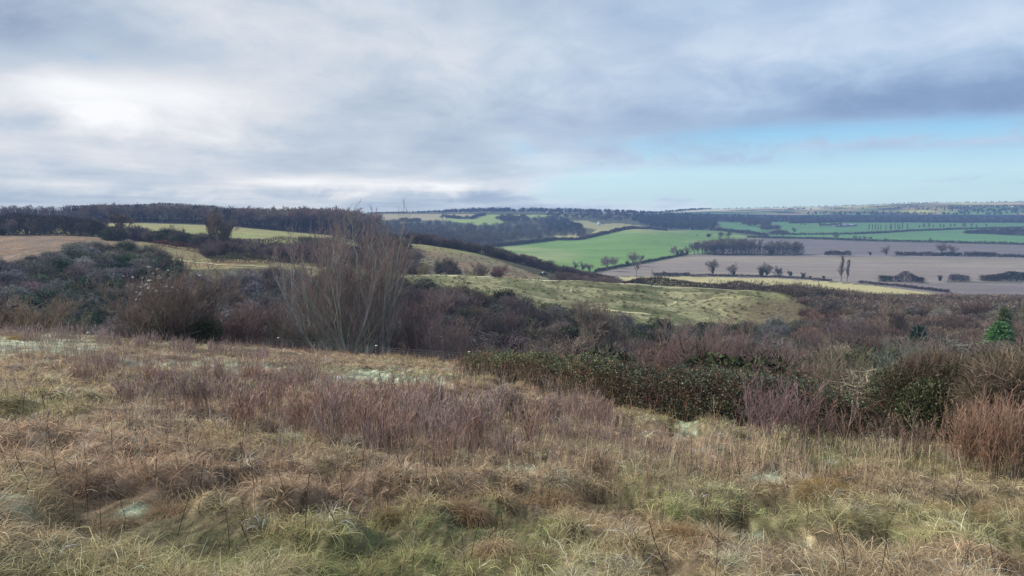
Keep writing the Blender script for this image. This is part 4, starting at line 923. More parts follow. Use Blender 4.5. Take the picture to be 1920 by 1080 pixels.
# ------------------------------------------------------------------ plants along the fence (about 40 to 55 m away)
# many-stemmed sallow in the middle
x, y, z = at(662, 48); z = float(fgz(x, y)) - .5
WL = [dict(n=10, t0=.12, a=.42, r=.42, up=.2, K=5, w=.10, tr=.2), dict(n=6, t0=.12, a=.5, r=.5, up=.15, K=4, w=.12), dict(n=5, t0=.15, a=.5, r=.5, up=.1, K=2, w=.15)]
gt, gc, keep = tree(8.8, .075, n0=32, l0=.98, spread=.44, lv=WL, K0=10, wob0=.095, rmin=.0078, bark=(.32, .37, .34), twig=(.25, .19, .18), foot=2.3, trop0=.12)
o = empty('sallow_tree', (x, y, z), 'tall many-stemmed bare sallow with grey-green stems standing behind the wire fence', 'tree')
gt.obj('trunk', M_TWIG, o); gc.obj('crown', M_TWIG, o)
s_ = topheight(655, 48, 400, z) / real_top(gc); ex_ = np.percentile(np.abs(np.concatenate(gc.V)[:, 0]), 97); sx_ = (120 * 48 / F) / ex_; o.scale = (sx_, sx_, s_)
lf = Geo(); P = keep[0][0][[0, 4, 9]].reshape(-1, 3); q = P[R.randint(0, len(P), 800)] * [1, 1, 1] + R.normal(0, .12, (800, 3)); q = q[(q[:, 2] > .2) & (q[:, 2] < 3.5)]; leaves(lf, q, .07, vary((.07, .14, .03), len(q))); lf.obj('ivy', M_LEAF, o)

def shrub(name, px, Y, top, wpx, label, cat='shrub', col=(.22, .17, .15), low=(.24, .21, .17), n0=26, rmin=.006, wide=1., base=None, seed=1, up=.2, dens=1., trop=.1):
    x, y, z = at(px, Y); z = (float(fgz(x, y)) if base is None else gz(x, y)) - .25
    H = topheight(px, Y, top, z); W = wpx * Y / F
    col = tuple(v * 1.05 for v in col); low = tuple(v * 1.2 for v in low)
    lv = [dict(n=int(9 * dens), t0=.1, a=.55, r=.42, up=up, K=4, w=.18), dict(n=7, t0=.12, a=.6, r=.5, up=.1, K=3, w=.2), dict(n=5, t0=.15, a=.6, r=.5, K=2, w=.2)]
    gt, gc, k = tree(H, .035, n0=n0, l0=.8, spread=min(.75, .6 * W / H), lv=lv, K0=6, wob0=.12, rmin=rmin, bark=low, twig=col, foot=W * .16, trop0=trop)
    A = np.concatenate(gc.V); ex = np.percentile(np.abs(A[:, 0]), 97); s1 = (W / 2) / ex; s2 = H / real_top(gc)
    o = empty(name, (x, y, z), label, cat); gt.obj('stems', M_TWIG, o); gc.obj('twigs', M_TWIG, o); o.scale = (s1, s1, s2); return o, H, W, gc
# clematis-covered hawthorn with white seed heads
o, H, W, gc = shrub('hawthorn_shrub', 318, 43, 498, 215, 'wide bare hawthorn at left covered in white fluffy climber seed heads', n0=30, col=(.21, .16, .145), low=(.19, .175, .14), dens=1.2)
A = np.concatenate(gc.V); A = A[(A[:, 2] > np.percentile(A[:, 2], 55)) & (A[:, 1] < .4)]
sc = np.array(o.scale)
puff = blob(90, 1, 1, 1, .5, .09, (.80, .80, .76), lobes=3, K=1).mesh('seed_head', M_GRASS)
wt = np.exp(-((A[:, 0] * sc[0] + W * .12) / (W * .28)) ** 2) * (A[:, 2] > np.percentile(A[:, 2], 45)); pk = R.choice(len(A), 62, p=wt / wt.sum())
for i in pk:
    c = mkobj('seed_head', puff, o); s = .04 + .06 * R.rand() ** 2; c.location = A[i] + R.normal(0, .06, 3); c.scale = (s / sc[0], s / sc[1], s / sc[2])
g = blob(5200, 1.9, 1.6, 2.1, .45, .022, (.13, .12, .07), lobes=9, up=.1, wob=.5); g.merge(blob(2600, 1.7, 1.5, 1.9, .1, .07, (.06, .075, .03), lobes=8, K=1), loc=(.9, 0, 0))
me = g.obj('undergrowth', M_TWIG, o); me.scale = (1 / sc[0], 1 / sc[1], 1 / sc[2]); me.location = (.5 / sc[0], 0, .1)
NS_ = [
 ('sallow_bush', 40, 55, 553, 150, 'brown bare bush at the left edge behind the frosty grass', (.22, .165, .12)),
 ('sallow_bush', 112, 58, 572, 110, 'smaller bare bush between the left edge bush and the hawthorn', (.19, .17, .13)),
 ('blackthorn_shrub', 205, 46, 596, 90, 'low pale lichen-grey shrub against the left side of the seed-head hawthorn', (.28, .24, .24)),
 ('dogwood_shrub', 430, 47, 562, 130, 'mauve-red bare shrub just right of the seed-head hawthorn', (.19, .13, .13)),
 ('dogwood_shrub', 490, 50, 548, 130, 'darker mauve shrub against the left side of the tall sallow', (.19, .145, .145)),
 ('hawthorn_shrub', 545, 47, 590, 100, 'low tangled grey shrub at the foot of the tall sallow', (.2, .18, .15)),
 ('dogwood_shrub', 770, 50, 545, 130, 'purple bare shrub against the right side of the tall sallow', (.21, .155, .155)),
 ('dogwood_shrub', 840, 47, 600, 110, 'rounded pinkish shrub right of the second fence post', (.25, .19, .18)),
 ('hawthorn_shrub', 915, 46, 640, 90, 'low pale grey shrub behind the left end of the bramble', (.25, .22, .2)),
 ('hawthorn_shrub', 990, 44, 645, 100, 'low brown shrub behind the middle of the bramble', (.22, .18, .16)),
 ('dogwood_shrub', 1265, 36, 612, 130, 'reddish bare shrub behind the bramble crown, left one', (.25, .17, .155)),
 ('dogwood_shrub', 1345, 38, 590, 140, 'tall pinkish bare shrub behind the bramble crown', (.27, .19, .175)),
 ('dogwood_shrub', 1430, 36, 632, 120, 'low reddish bare shrub behind the right shoulder of the bramble', (.23, .16, .15)),
 ('lichen_shrub', 1712, 42, 628, 120, 'grey-green lichen-covered shrub behind the right-hand thicket', (.20, .21, .18)),
 ('hawthorn_shrub', 1590, 40, 640, 130, 'rounded olive-grey shrub behind the right end of the bramble', (.24, .21, .15)),
]
for (nm, px, Y, top, wp, lb, c) in NS_: shrub(nm, px, Y, top, wp, lb, col=c, base=1, n0=18, low=(c[0] * 1.1, c[1] * 1.2, c[2] * 1.1))
# pale tall tree in the hollow, conifers
x, y, z = at(1112, 118); put(BUSHY[0], (x, y, z - .3), topheight(1112, 118, 558, z), 'pale bare tree standing tall in the hollow below the grassy spur', 'tree', None, (1.25, 1.2, 1.1), 1.0)
x, y, z = at(1690, 140); put(BUSHY[1], (x, y, z - .3), topheight(1690, 140, 558, z), 'slender pale bare tree among the right-hand scrub', 'tree', None, (1.2, 1.1, 1.05), .7)
def conifer(px, Y, top, wpx, label, col, n=14000):
    x, y, z = at(px, Y); H = topheight(px, Y, top, z); W = wpx * Y / F / 2; o = empty('conifer_tree', (x, y, z - .3), label, 'tree')
    g = Geo(); tubes(g, np.array([[(0, 0, 0), (0, 0, H * .5), (0, 0, H * .97)]]), np.array([[.16, .1, .02]]), (.12, .09, .07), 6); g.obj('trunk', M_TWIG, o)
    t = R.rand(n) ** .7; k = np.floor(R.rand(n) * 38) * .618 * 6.283; tier = np.floor(t * 13) / 13 + .03 * R.rand(n)
    rr = W * (1 - tier) ** .75 * (.45 + .9 * vnoise(k * 1.1, tier * 11, 4)); u = R.rand(n) ** .6; hz_ = H * (.12 + .88 * tier) - rr * u * .28 + R.normal(0, .05, n)
    P0 = np.stack([np.cos(k) * rr * u + R.normal(0, .12, n), np.sin(k) * rr * u + R.normal(0, .12, n), hz_], 1)
    d = np.stack([np.cos(k), np.sin(k), np.full(n, -.1)], 1) + R.normal(0, .4, (n, 3)); P, _ = grow(P0, d, .35, .1, 1, .1)
    g = Geo(); ribbons(g, P, np.full((n, 2), .1) * [1, .4], vary(col, n, .3)); g.obj('crown', M_LEAF, o)
conifer(1886, 92, 596, 135, 'bright green conifer near the right edge of the scrub', (.11, .24, .085))
conifer(1890, 125, 570, 70, 'olive yew-green conifer behind the bright green one', (.14, .17, .07), 9000)
conifer(1730, 95, 604, 70, 'dark blue-green conifer in the middle of the right-hand scrub', (.045, .085, .055))

# ------------------------------------------------------------------ wire fence
fp = [(-60, 54), (50, 53), (166, 51), (282, 49), (400, 47), (522, 45.5), (705, 43.), (880, 41), (1050, 38), (1190, 34)]
fence = empty('wire_fence', at(522, 45.5), 'wire mesh fence with short white-capped posts running along the brow', 'fence'); base_ = np.array(fence.location)
tops = []
for i, (px, Y) in enumerate(fp):
    a = ray(px, 650)[0]; X0 = a * Y; z0 = float(fgz(X0, Y)) - .12; h = 1.1 if i == 2 else .98
    lean = R.normal(0, .03, 2); g = Geo(); tubes(g, np.array([[(0, 0, -.4), (lean[0] * h, lean[1] * h, h)]]), np.full((1, 2), .07 if i != 2 else .085), (.13, .11, .09), 7)
    p = g.obj('post', M_WOOD, fence); p.location = np.array([X0, Y, z0]) - base_
    g = Geo(); e = np.array([lean[0] * h, lean[1] * h, h]); tubes(g, np.array([[e + [0, 0, -.05], e + [0, 0, .03], e + [0, 0, .035]]]), np.array([[.068, .068, .001]]) * (1.4 if i == 2 else 1), (.85, .85, .82), 7); g.obj('cap', M_PLAIN, p)
    tops.append((X0 + e[0], Y + e[1], z0))
tops = np.array(tops)
for hh in (.08, .18, .28, .4, .52, .66, .80, .92):
    W_ = tops + [0, -.06, hh]; g = Geo(); n = 60; t = np.linspace(0, len(W_) - 1, n)
    q = np.stack([np.interp(t, np.arange(len(W_)), W_[:, k]) for k in range(3)], 1); q[:, 2] -= .03 * np.sin((t % 1) * math.pi)
    tubes(g, (q - base_)[None], np.full((1, n), .004 if hh < .75 else .005), (.3, .31, .31), 3); g.obj('wire', M_PLAIN, fence)
g = Geo(); q0 = []
for k in range(700):
    t = k / 700 * (len(tops) - 1); i = int(t); f = t - i; b_ = tops[i] * (1 - f) + tops[i + 1] * f - base_; q0.append([b_ + [0, -.06, .08], b_ + [0, -.06, .78]])
tubes(g, np.array(q0), np.full((len(q0), 2), .0035), (.30, .31, .32), 3); tag(g.obj('mesh_stay', M_PLAIN, fence), kind='stuff')
x, y, z = at(205, 48); g = Geo(); tubes(g, np.array([[(0, 0, -.3), (-.45, 0, 1.25)]]), np.full((1, 2), .05), (.08, .065, .055), 6); o = g.obj('leaning_stake', M_WOOD); o.location = (x, y, float(fgz(x, y))); tag(o, 'dark leaning wooden stake below the left side of the hawthorn', 'stake')

# ------------------------------------------------------------------ brambles (evergreen leaves over arching stems)
def bramble(name, label, path, hpx, depth, n, leafc, leafs, stemc, green=1., cat='bramble'):
    """path [(px,Y)], heights in px at that distance"""
    Pp = np.array([at(a, b) for a, b in path]); hs = np.array([h * b / F for (a, b), h in zip(path, hpx)])
    seg = np.linalg.norm(np.diff(Pp[:, :2], axis=0), axis=1); L_ = np.concatenate([[0], np.cumsum(seg)])
    def surf(s, v):
        x = np.interp(s, L_, Pp[:, 0]); y = np.interp(s, L_, Pp[:, 1]) + (v) * depth / 2
        h = np.interp(s, L_, hs) * np.sqrt(np.clip(1 - v ** 2, 0, 1)) * (.72 + .5 * fbm(s / 1.3, v * 2, 71, 3))
        lo = fgz(x, y, False); return x, y, lo, h
    g = Geo(); nk = n // 26; ki = R.randint(0, nk, n); ks = R.rand(nk) * L_[-1]; kv = np.sin((R.rand(nk) - .5) * math.pi); ku = R.rand(nk); kd_ = R.normal(0, 1, (nk, 3)); kc = np.exp(R.normal(-.05, .48, (nk, 1)))
    s = np.clip(ks[ki] + R.normal(0, .09, n), 0, L_[-1]); v = np.clip(kv[ki] + R.normal(0, .05, n), -1, 1)
    x, y, lo, h = surf(s, v); u = 1 - .5 * R.rand(n) ** 2; front = v < -.7; u = np.where(front, np.clip(ku[ki] + R.normal(0, .07, n), 0, 1), 1 - .35 * ku[ki] ** 2)
    p = np.stack([x, y, lo + h * u + R.normal(0, .05, n)], 1) + kd_[ki] * (R.rand(n, 1) * .22) * (ku[ki][:, None] > .7)
    cl = fbm(x / .5, y / .5, 81, 2)[:, None]; c = vary(leafc, n, .25) * kc[ki] * (.55 + .9 * cl); fr = R.rand(n) < .07; c[fr] = vary((.22, .27, .18), fr.sum(), .2); dl = R.rand(n) < .1; c[dl] = vary((.20, .13, .07), dl.sum(), .3)
    keep_ = R.rand(n) < green; leaves(g, p[keep_], leafs, c[keep_], .6)
    c0 = Pp.mean(0); gs = Geo(); m = n // 34; s = R.rand(m) * L_[-1]; v = R.rand(m) * 1.8 - .9; x, y, lo, h = surf(s, v)
    d = R.normal(0, .8, (m, 3)); d[:, 2] = .9; d[:, 1] -= .3
    P, Rd = grow(np.stack([x, y, lo + h * R.rand(m) * .9], 1), d, .4 + .6 * R.rand(m), .006, 5, .15, 0, .3, sag=.75); tubes(gs, P, Rd, vary(stemc, m, .25), 3, .004)
    mm = n // 14; s = R.rand(mm) * L_[-1]; v = R.rand(mm) * 1.9 - .95; x, y, lo, h = surf(s, v)
    P, Rd = grow(np.stack([x, y, lo + h * R.rand(mm) * .8], 1), R.normal(0, 1, (mm, 3)) + [0, 0, .5], .45, .005, 3, .2); tubes(gs, P, Rd, vary((.08, .06, .045), mm, .25), 3, .0045)
    o = empty(name, c0, label, cat); a = g.obj('leaves', M_LEAF, o); b = gs.obj('stems', M_TWIG, o)
    a.location = b.location = -c0
bramble('bramble_thicket', 'large dark green leafy bramble mound in the middle right', [(1130, 19), (1200, 17.6), (1290, 16.4), (1380, 15.9), (1470, 15.8), (1560, 15.6), (1640, 15.4)], [70, 80, 98, 104, 92, 82, 54], 2.9, 80000, (.068, .082, .045), .043, (.16, .085, .06))
bramble('bramble_thicket', 'lower brownish bramble bank left of the large dark green mound', [(870, 27), (930, 25), (1010, 22.5), (1090, 20), (1150, 18.5)], [36, 56, 66, 80, 76], 3.2, 46000, (.095, .115, .05), .05, (.24, .14, .09), green=.8)
def mossbush(px, Y, top, wpx, label, n, colA, seed):
    x, y, z = at(px, Y); z = float(fgz(x, y)) - .15; H = topheight(px, Y, top, z); W = wpx * Y / F / 2; o = empty('thorn_thicket', (x, y, z), label, 'thicket')
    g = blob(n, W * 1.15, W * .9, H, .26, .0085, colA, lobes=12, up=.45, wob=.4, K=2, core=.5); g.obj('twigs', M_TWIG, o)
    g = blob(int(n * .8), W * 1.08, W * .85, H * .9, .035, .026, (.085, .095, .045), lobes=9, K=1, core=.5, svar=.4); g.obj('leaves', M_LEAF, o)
    g = Geo(); P, Rd = stems(g, 60, H * .95, W * 1.6, .014, (.16, .12, .09), 6); g.obj('stems', M_TWIG, o)
mossbush(1775, 14.5, 660, 250, 'dense dark olive thorn thicket at right, left mound', 60000, (.165, .125, .095), 1)
mossbush(1945, 13.5, 640, 330, 'dense dark olive thorn thicket running off the right edge', 70000, (.165, .13, .095), 2)

# ------------------------------------------------------------------ purple saplings and tall dead stems in the meadow
def sapling_bush(name, px, Y, hpx, wpx, label, col, low, n0=40, sub_=7, r=.006, spread=.35, cat='saplings', group=None):
    x, y, z = at(px, Y); z = float(fgz(x, y)) - .03; H = hpx * Y / F; W = wpx * Y / F
    a = R.rand(n0) * 6.28; rr = R.rand(n0) ** .5 * W / 2; st = np.stack([np.cos(a) * rr, np.sin(a) * rr * .8, fgz(x + np.cos(a) * rr, y + np.sin(a) * rr * .8) - z], 1)
    d = R.normal(0, spread * .5, (n0, 3)); d[:, 2] = 1
    ln = H * (.55 + .5 * R.rand(n0)); P, Rd = grow(st, d, ln, r, 6, .07, .05, .35)
    gs = Geo(); tubes(gs, P, Rd, vary(low, n0, .2), 3, .0022)
    pos, nd, l, ra, _ = spawn(P, Rd, ln, sub_, .25, 1, .5, .34, .6, .25); P2, R2 = grow(pos, nd, l, ra, 3, .12, .2); g = Geo(); tubes(g, P2, R2, vary(col, len(P2), .4), 3, .0032)
    pos, nd, l, ra, _ = spawn(P2, R2, l, 4, .2, 1, .5, .45, .6, .2); P3, R3 = grow(pos, nd, l, ra, 2, .12, .1); tubes(g, P3, R3, vary(col, len(P3), .4), 3, .0026)
    if cat == 'dead stalk':
        gs.merge(g); o = gs.obj(name, M_TWIG); o.location = (x, y, z); return tag(o, label, cat, group)
    o = empty(name, (x, y, z), label, cat, group); gs.obj('stems', M_TWIG, o); g.obj('twigs', M_TWIG, o); return o
PUR = (.36, .275, .255); PLO = (.38, .28, .22)
SB = []
for k in range(68):
    px = 130 + 1020 * (k + R.rand()) / 68; Y = np.interp(px, [130, 560, 760, 900, 1120], [13.5, 11.2, 10.2, 10.4, 12.4]) * (1 + .55 * (R.rand() - .35)); SB.append((px, Y, (100 - 40 * abs(px - 780) / 480) * (.65 + .5 * R.rand()) * 10.5 / Y))
for i, (px, Y, h) in enumerate(SB):
    k = .8 + .35 * R.rand(); sapling_bush('dogwood_saplings', px, Y, h * 1.02, 30 + 18 * R.rand(), 'clump of thin purple bare saplings in the wide stand across the middle of the meadow', tuple(v * k * q for v, q in zip(PUR, (1.12, .98, .86) if R.rand() < .35 else (1, 1, 1))), PLO, 17 + R.randint(12), 5, .006, .6, group='purple saplings in the middle of the meadow')
for i, (px, Y, h) in enumerate([(120, 32, 42), (190, 30, 42), (260, 31, 38), (60, 28, 40), (330, 29, 36), (20, 33, 34), (410, 30, 34), (470, 27, 40)]):
    sapling_bush('dogwood_saplings', px, Y, h * .8, 60, 'clump of short purple saplings below the frosty strip at left', (.38, .29, .29), PLO, 70, 5, .006, group='short purple saplings at left')
sapling_bush('blackthorn_shrub', 1450, 12.6, 135, 130, 'dark purplish thorn shrub standing in front of the bramble mound', (.30, .21, .21), (.30, .23, .2), 34, 10, .008, .7, 'shrub')
sapling_bush('blackthorn_shrub', 1560, 12.2, 100, 130, 'reddish thorn shrub in front of the right end of the bramble', (.27, .18, .15), (.27, .2, .17), 26, 9, .007, .8, 'shrub')
sapling_bush('blackthorn_shrub', 1690, 11.8, 95, 150, 'reddish thorn shrub in front of the thorn thicket', (.27, .19, .15), (.28, .2, .17), 26, 9, .007, .8, 'shrub')
for (px, Y, h, lb) in [(1850, 10.6, 125, 'left clump of rusty red stems at the lower right edge'), (1915, 10.2, 150, 'right clump of rusty red stems at the lower right edge'), (1880, 12.2, 110, 'rear clump of rusty red stems behind the two edge clumps')]:
    sapling_bush('dock_clump', px, Y, h, 110, lb, (.36, .235, .17), (.36, .265, .2), 75, 6, .005, .25, 'plant')
for (px, Y, h, lb) in [(262, 7.6, 150, 'pale forked dead stalk in the lower left of the meadow'), (70, 7.2, 170, 'thin grey dead stalk near the left edge of the meadow'), (690, 6.3, 150, 'branched pale dead stalk in the lower middle of the meadow'), (240, 6.6, 130, 'leaning pale dead stalk above the big left tussock')]:
    sapling_bush('dead_stalk', px, Y, h, 20, lb, (.40, .34, .27), (.40, .34, .27), 2, 5, .0035, .9, 'dead stalk')

# ------------------------------------------------------------------ grass
def scr(n, y0, y1, e, c0=-330, c1=2250):
    """positions with density falling as distance**-e"""
    u = R.rand(n); k = 2 - e; Y = (y0 ** k + u * (y1 ** k - y0 ** k)) ** (1 / k); c = 960 + (c0 - 960 + (c1 - c0) * R.rand(n)) * (1 + 2.6 / Y); return (c - 960) / F * Y, Y
def blades(g, x, y, ln, w, col, lean, K=3, sag=.6, wob=.12, dirv=None, z=None):
    n = len(x); z = fgz(x, y) - .02 if z is None else z
    d = R.normal(0, 1, (n, 3)); d[:, 2] = 0; d = nrm(d) * lean
    if dirv is not None: d = d * .5 + dirv
    d[:, 2] = 1
    P, _ = grow(np.stack([x, y, z], 1), d, ln, .1, K, wob, 0, .3, sag)
    W = np.asarray(w).reshape(-1, 1) * np.linspace(1, .15, K + 1)[None] * np.ones((n, 1))
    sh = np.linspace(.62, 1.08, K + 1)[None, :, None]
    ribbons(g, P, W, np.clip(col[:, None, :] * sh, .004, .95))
g = Geo(); n = 390000; x, y = scr(n, 3., 56, 1.7); ok = y < brow(x) + 5; x, y = x[ok], y[ok]; n = len(x)
c, fr = meadow_colour(x, y, n); kk = sstep(20, 6, y)
h = (.06 + .12 * R.rand(n)) * (.55 + .8 * tuss(x, y)) * (.7 + .8 * fbm(x / .9, y / .9, 63, 2)) * (1 - .45 * np.clip(fr, 0, 1))
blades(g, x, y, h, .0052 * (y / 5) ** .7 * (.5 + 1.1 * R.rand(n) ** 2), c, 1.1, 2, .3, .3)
# tussocks: dense arching clumps
nt_ = 13000; tx_, ty_ = scr(nt_, 3., 45, 1.55); ok = ty_ < brow(tx_) + 2; tx_, ty_ = tx_[ok], ty_[ok]; ok = R.rand(len(tx_)) < sstep(.25, .6, tuss(tx_, ty_)); tx_, ty_ = tx_[ok], ty_[ok]; nt_ = len(tx_)
fr = frost_mask(tx_, ty_, fgz(tx_, ty_, False)); ok = fr < .35; tx_, ty_ = tx_[ok], ty_[ok]; nt_ = len(tx_)
m = 40; i = np.repeat(np.arange(nt_), m); N_ = len(i); tr = .03 + .07 * R.rand(nt_); a = R.rand(N_) * 6.283; q = R.rand(N_) ** .5
bx_, by_ = tx_[i] + np.cos(a) * tr[i] * q, ty_[i] + np.sin(a) * tr[i] * q
ga, gb = zone(tx_, ty_); tc_, _ = meadow_colour(tx_, ty_, nt_); tcol = np.clip(tc_, .03, .75)
dirv = np.stack([np.cos(a), np.sin(a), 0 * a], 1) * .6 + (R.normal(0, .3, (nt_, 3)) + [.1, 0, 0])[i] + R.normal(0, .35, (N_, 3))
tl_ = (.12 + .17 * R.rand(nt_))[i] * (.6 + .6 * R.rand(N_)); cc = tcol[i] * np.exp(R.normal(-.03, .38, (N_, 1)))
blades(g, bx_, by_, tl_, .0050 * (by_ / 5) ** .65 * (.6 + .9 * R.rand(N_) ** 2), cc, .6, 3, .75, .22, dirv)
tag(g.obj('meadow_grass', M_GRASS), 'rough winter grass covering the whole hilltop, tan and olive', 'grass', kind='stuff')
# standing dead stems
g = Geo(); n = 80000; x, y = scr(n, 4.6, 46, 1.3); px_, py_ = proj(x, y, fgz(x, y, False))
wgt = np.where((px_ > 1130) & (y > 12.2), 0, 1) * np.where(y > 22, np.where(px_ < 900, .22, .4), 1) * sstep(.36, .56, fbm(x / 2.2, y / 2.2, 66, 3)) * (.16 + .84 * sstep(7.5, 10, y)) * sstep(1420, 1250, px_) + 1.1 * (y < 12.2) * np.exp(-((px_ - 1500) / 300) ** 2 - ((py_ - 860) / 35) ** 2) + .6 * np.exp(-((px_ - 850) / 400) ** 2 - ((py_ - 860) / 60) ** 2)
fr = frost_mask(x, y, fgz(x, y, False)); ok = (R.rand(n) < wgt) & (y < brow(x) + 3) & (fr < .3); x, y = x[ok], y[ok]; n = len(x)
c = np.where(R.rand(n, 1) < .62 * (px_ < 1250)[ok][:, None] + .15, vary((.36, .255, .24), n, .35), vary((.56, .43, .31), n, .35))
ln = (.28 + .42 * R.rand(n)) * np.interp(y, [5, 9, 14, 40], [.6, .85, 1.05, .9]) * np.where(px_[ok] > 1150, .78, 1)
z = fgz(x, y) - .02; d = R.normal(0, .16, (n, 3)); d[:, 2] = 1; P, Rd = grow(np.stack([x, y, z], 1), d, ln, 1, 3, .06, 0)
W = (.0028 * (y / 8) ** .75)[:, None] * np.array([[1.2, 1, .8, .6]]); ribbons(g, P, W, c)
pos, nd, l, ra, ix = spawn(P, W, ln, 3, .5, 1, .4, .3, .6, .3); P2, _ = grow(pos, nd, l, .1, 1, .1); ribbons(g, P2, np.repeat((ra * 1.1)[:, None], 2, 1), c[ix])
n = 900; x, y = scr(n, 4.6, 13, 1.4); z = fgz(x, y) - .02; d = R.normal(0, .22, (n, 3)); d[:, 2] = 1; P, _ = grow(np.stack([x, y, z], 1), d, .2 + .35 * R.rand(n), 1, 3, .08, 0)
c = vary((.11, .08, .06), n, .3); ribbons(g, P, np.full((n, 4), .0045), c); m_ = 7; tp_ = P[np.repeat(np.arange(n), m_), 3] - (P[:, 3] - P[:, 2])[np.repeat(np.arange(n), m_)] * R.rand(n * m_, 1) ** 2 + R.normal(0, .008, (n * m_, 3)); leaves(g, tp_, .016, vary((.10, .07, .05), n * m_, .3))
tag(g.obj('dead_stems', M_TWIG), 'standing dead flower stems and tall straw across the meadow', 'dead stems', kind='stuff')
# russet bracken and rank grass along the fence line
g = Geo(); n = 42000; t = R.rand(n); c_ = -150 + 1400 * t; Y = np.interp(c_, [p[0] for p in fp], [p[1] for p in fp]) + R.normal(-1.2, 1.6, n); x = (c_ - 960) / F * Y
ok = fbm(x / 2., Y / 2., 72, 2) > .40; x, Y = x[ok], Y[ok]; n = len(x); rr = vnoise(x / 2.4, Y / 2.4, 73)[:, None]
c = np.where(rr > .45, vary((.52, .32, .19), n, .2), vary((.48, .37, .20), n, .2))
blades(g, x, Y, .22 + .38 * R.rand(n), .02, c, .6, 2, .6)
tag(g.obj('rank_grass', M_GRASS), 'russet rank grass and dead bracken along the foot of the wire fence', 'tall grass', kind='stuff')
# big individual tussocks
def tussock(px, py, wpx, hpx, label, col, lean=(.4, 0)):
    a, s = ray(px, py); Ys = np.geomspace(3, 60, 800); gv = fgz(a * Ys, Ys, False); k = np.nonzero(s * Ys < gv)[0][0]; Y = Ys[k]; x = a * Y; z = float(fgz(x, Y)) - .05
    W = wpx * Y / F / 2; H = hpx * Y / F; n = 2400; ag = R.rand(n) * 6.283; q = R.rand(n) ** .5 * .45
    kc = R.randint(0, 5, n); cx_ = R.uniform(-.5, .5, 5) * W; cy_ = R.uniform(-.35, .35, 5) * W; sc_ = R.uniform(.45, 1., 5)
    P0 = np.stack([cx_[kc] + np.cos(ag) * q * W * .7, cy_[kc] + np.sin(ag) * q * W * .6, H * .3 * sc_[kc] * (1 - (q / .45) ** 2)], 1)
    ld = R.normal(0, .45, (5, 2))
    d = np.stack([np.cos(ag) * (.25 + q) + lean[0] + ld[kc, 0], np.sin(ag) * (.25 + q) + lean[1] - .1 + ld[kc, 1], np.full(n, .8)], 1) + R.normal(0, .34, (n, 3))
    P, _ = grow(P0, d, (H * .7 + W * .45) * sc_[kc] * (.5 + .8 * R.rand(n)), .1, 5, .16, 0, .3, 1.1)
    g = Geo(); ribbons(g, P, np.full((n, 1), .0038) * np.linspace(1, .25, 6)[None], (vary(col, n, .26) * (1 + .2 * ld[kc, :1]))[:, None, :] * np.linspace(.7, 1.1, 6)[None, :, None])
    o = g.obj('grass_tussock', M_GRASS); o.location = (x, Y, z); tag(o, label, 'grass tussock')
ST = (.56, .44, .28); BR = (.42, .30, .19); OL = (.37, .35, .17)
for a in [
 (205, 985, 120, 62, 'large straw-coloured tussock arching over to the right in the lower left', (.40, .31, .20), (.7, -.2)),
 (330, 965, 150, 50, 'broad dark brown tussock right of the large straw one in the lower left', BR),
 (125, 880, 100, 45, 'brown tussock in the left part of the meadow above the frosty grass', BR), (40, 860, 90, 40, 'dark brown tussock at the left edge of the meadow', (.25, .18, .11)),
 (90, 1050, 140, 50, 'shaggy tussock in the bottom left corner', ST), (60, 745, 70, 22, 'olive tussock at the left edge under the purple saplings', OL),
 (470, 905, 120, 40, 'russet tussock in the left middle of the meadow', BR), (560, 1005, 160, 48, 'flattened straw tussock near the bottom left of centre', ST, (.8, -.1)),
 (740, 960, 130, 55, 'olive-brown tussock with a dark hollow, just left of the centre foreground', (.34, .27, .14)), (860, 950, 110, 55, 'dark-based tussock left of the wide tan one in the centre foreground', BR),
 (1010, 930, 160, 58, 'wide tan tussock in the centre foreground', (.42, .31, .18)), (1090, 985, 150, 50, 'bleached tussock below the wide tan one in the centre foreground', ST),
 (1290, 1030, 190, 75, 'big tawny tussock with a dark right side near the bottom right of centre', (.44, .30, .16)), (1320, 905, 120, 36, 'rounded tan tussock left of the frost patch at right', ST),
 (1540, 935, 130, 36, 'golden tussock right of the frost patch in the right foreground', (.42, .29, .12)), (1700, 900, 120, 34, 'bleached low tussock below the thorn thicket', (.48, .38, .24)),
 (1800, 985, 150, 40, 'tawny tussock in the lower right of the meadow', (.42, .29, .14)), (1600, 1040, 160, 42, 'olive tussock at the bottom right', OL), (950, 1055, 170, 50, 'straw tussock at the bottom edge below centre', ST), (700, 1060, 160, 50, 'olive tussock at the bottom edge left of centre', OL),
 (35, 640, 60, 18, 'golden tussock on the frosty strip at the left edge', (.42, .30, .10)), (20, 628, 50, 14, 'small green tussock at the far left beyond the frosty strip', OL),
 (400, 1060, 170, 50, 'green-based straw tussock at the bottom edge at left', (.30, .29, .13)), (1880, 940, 130, 36, 'bleached tussock under the rusty stems at the right edge', (.46, .36, .22)),
]: tussock(*a)
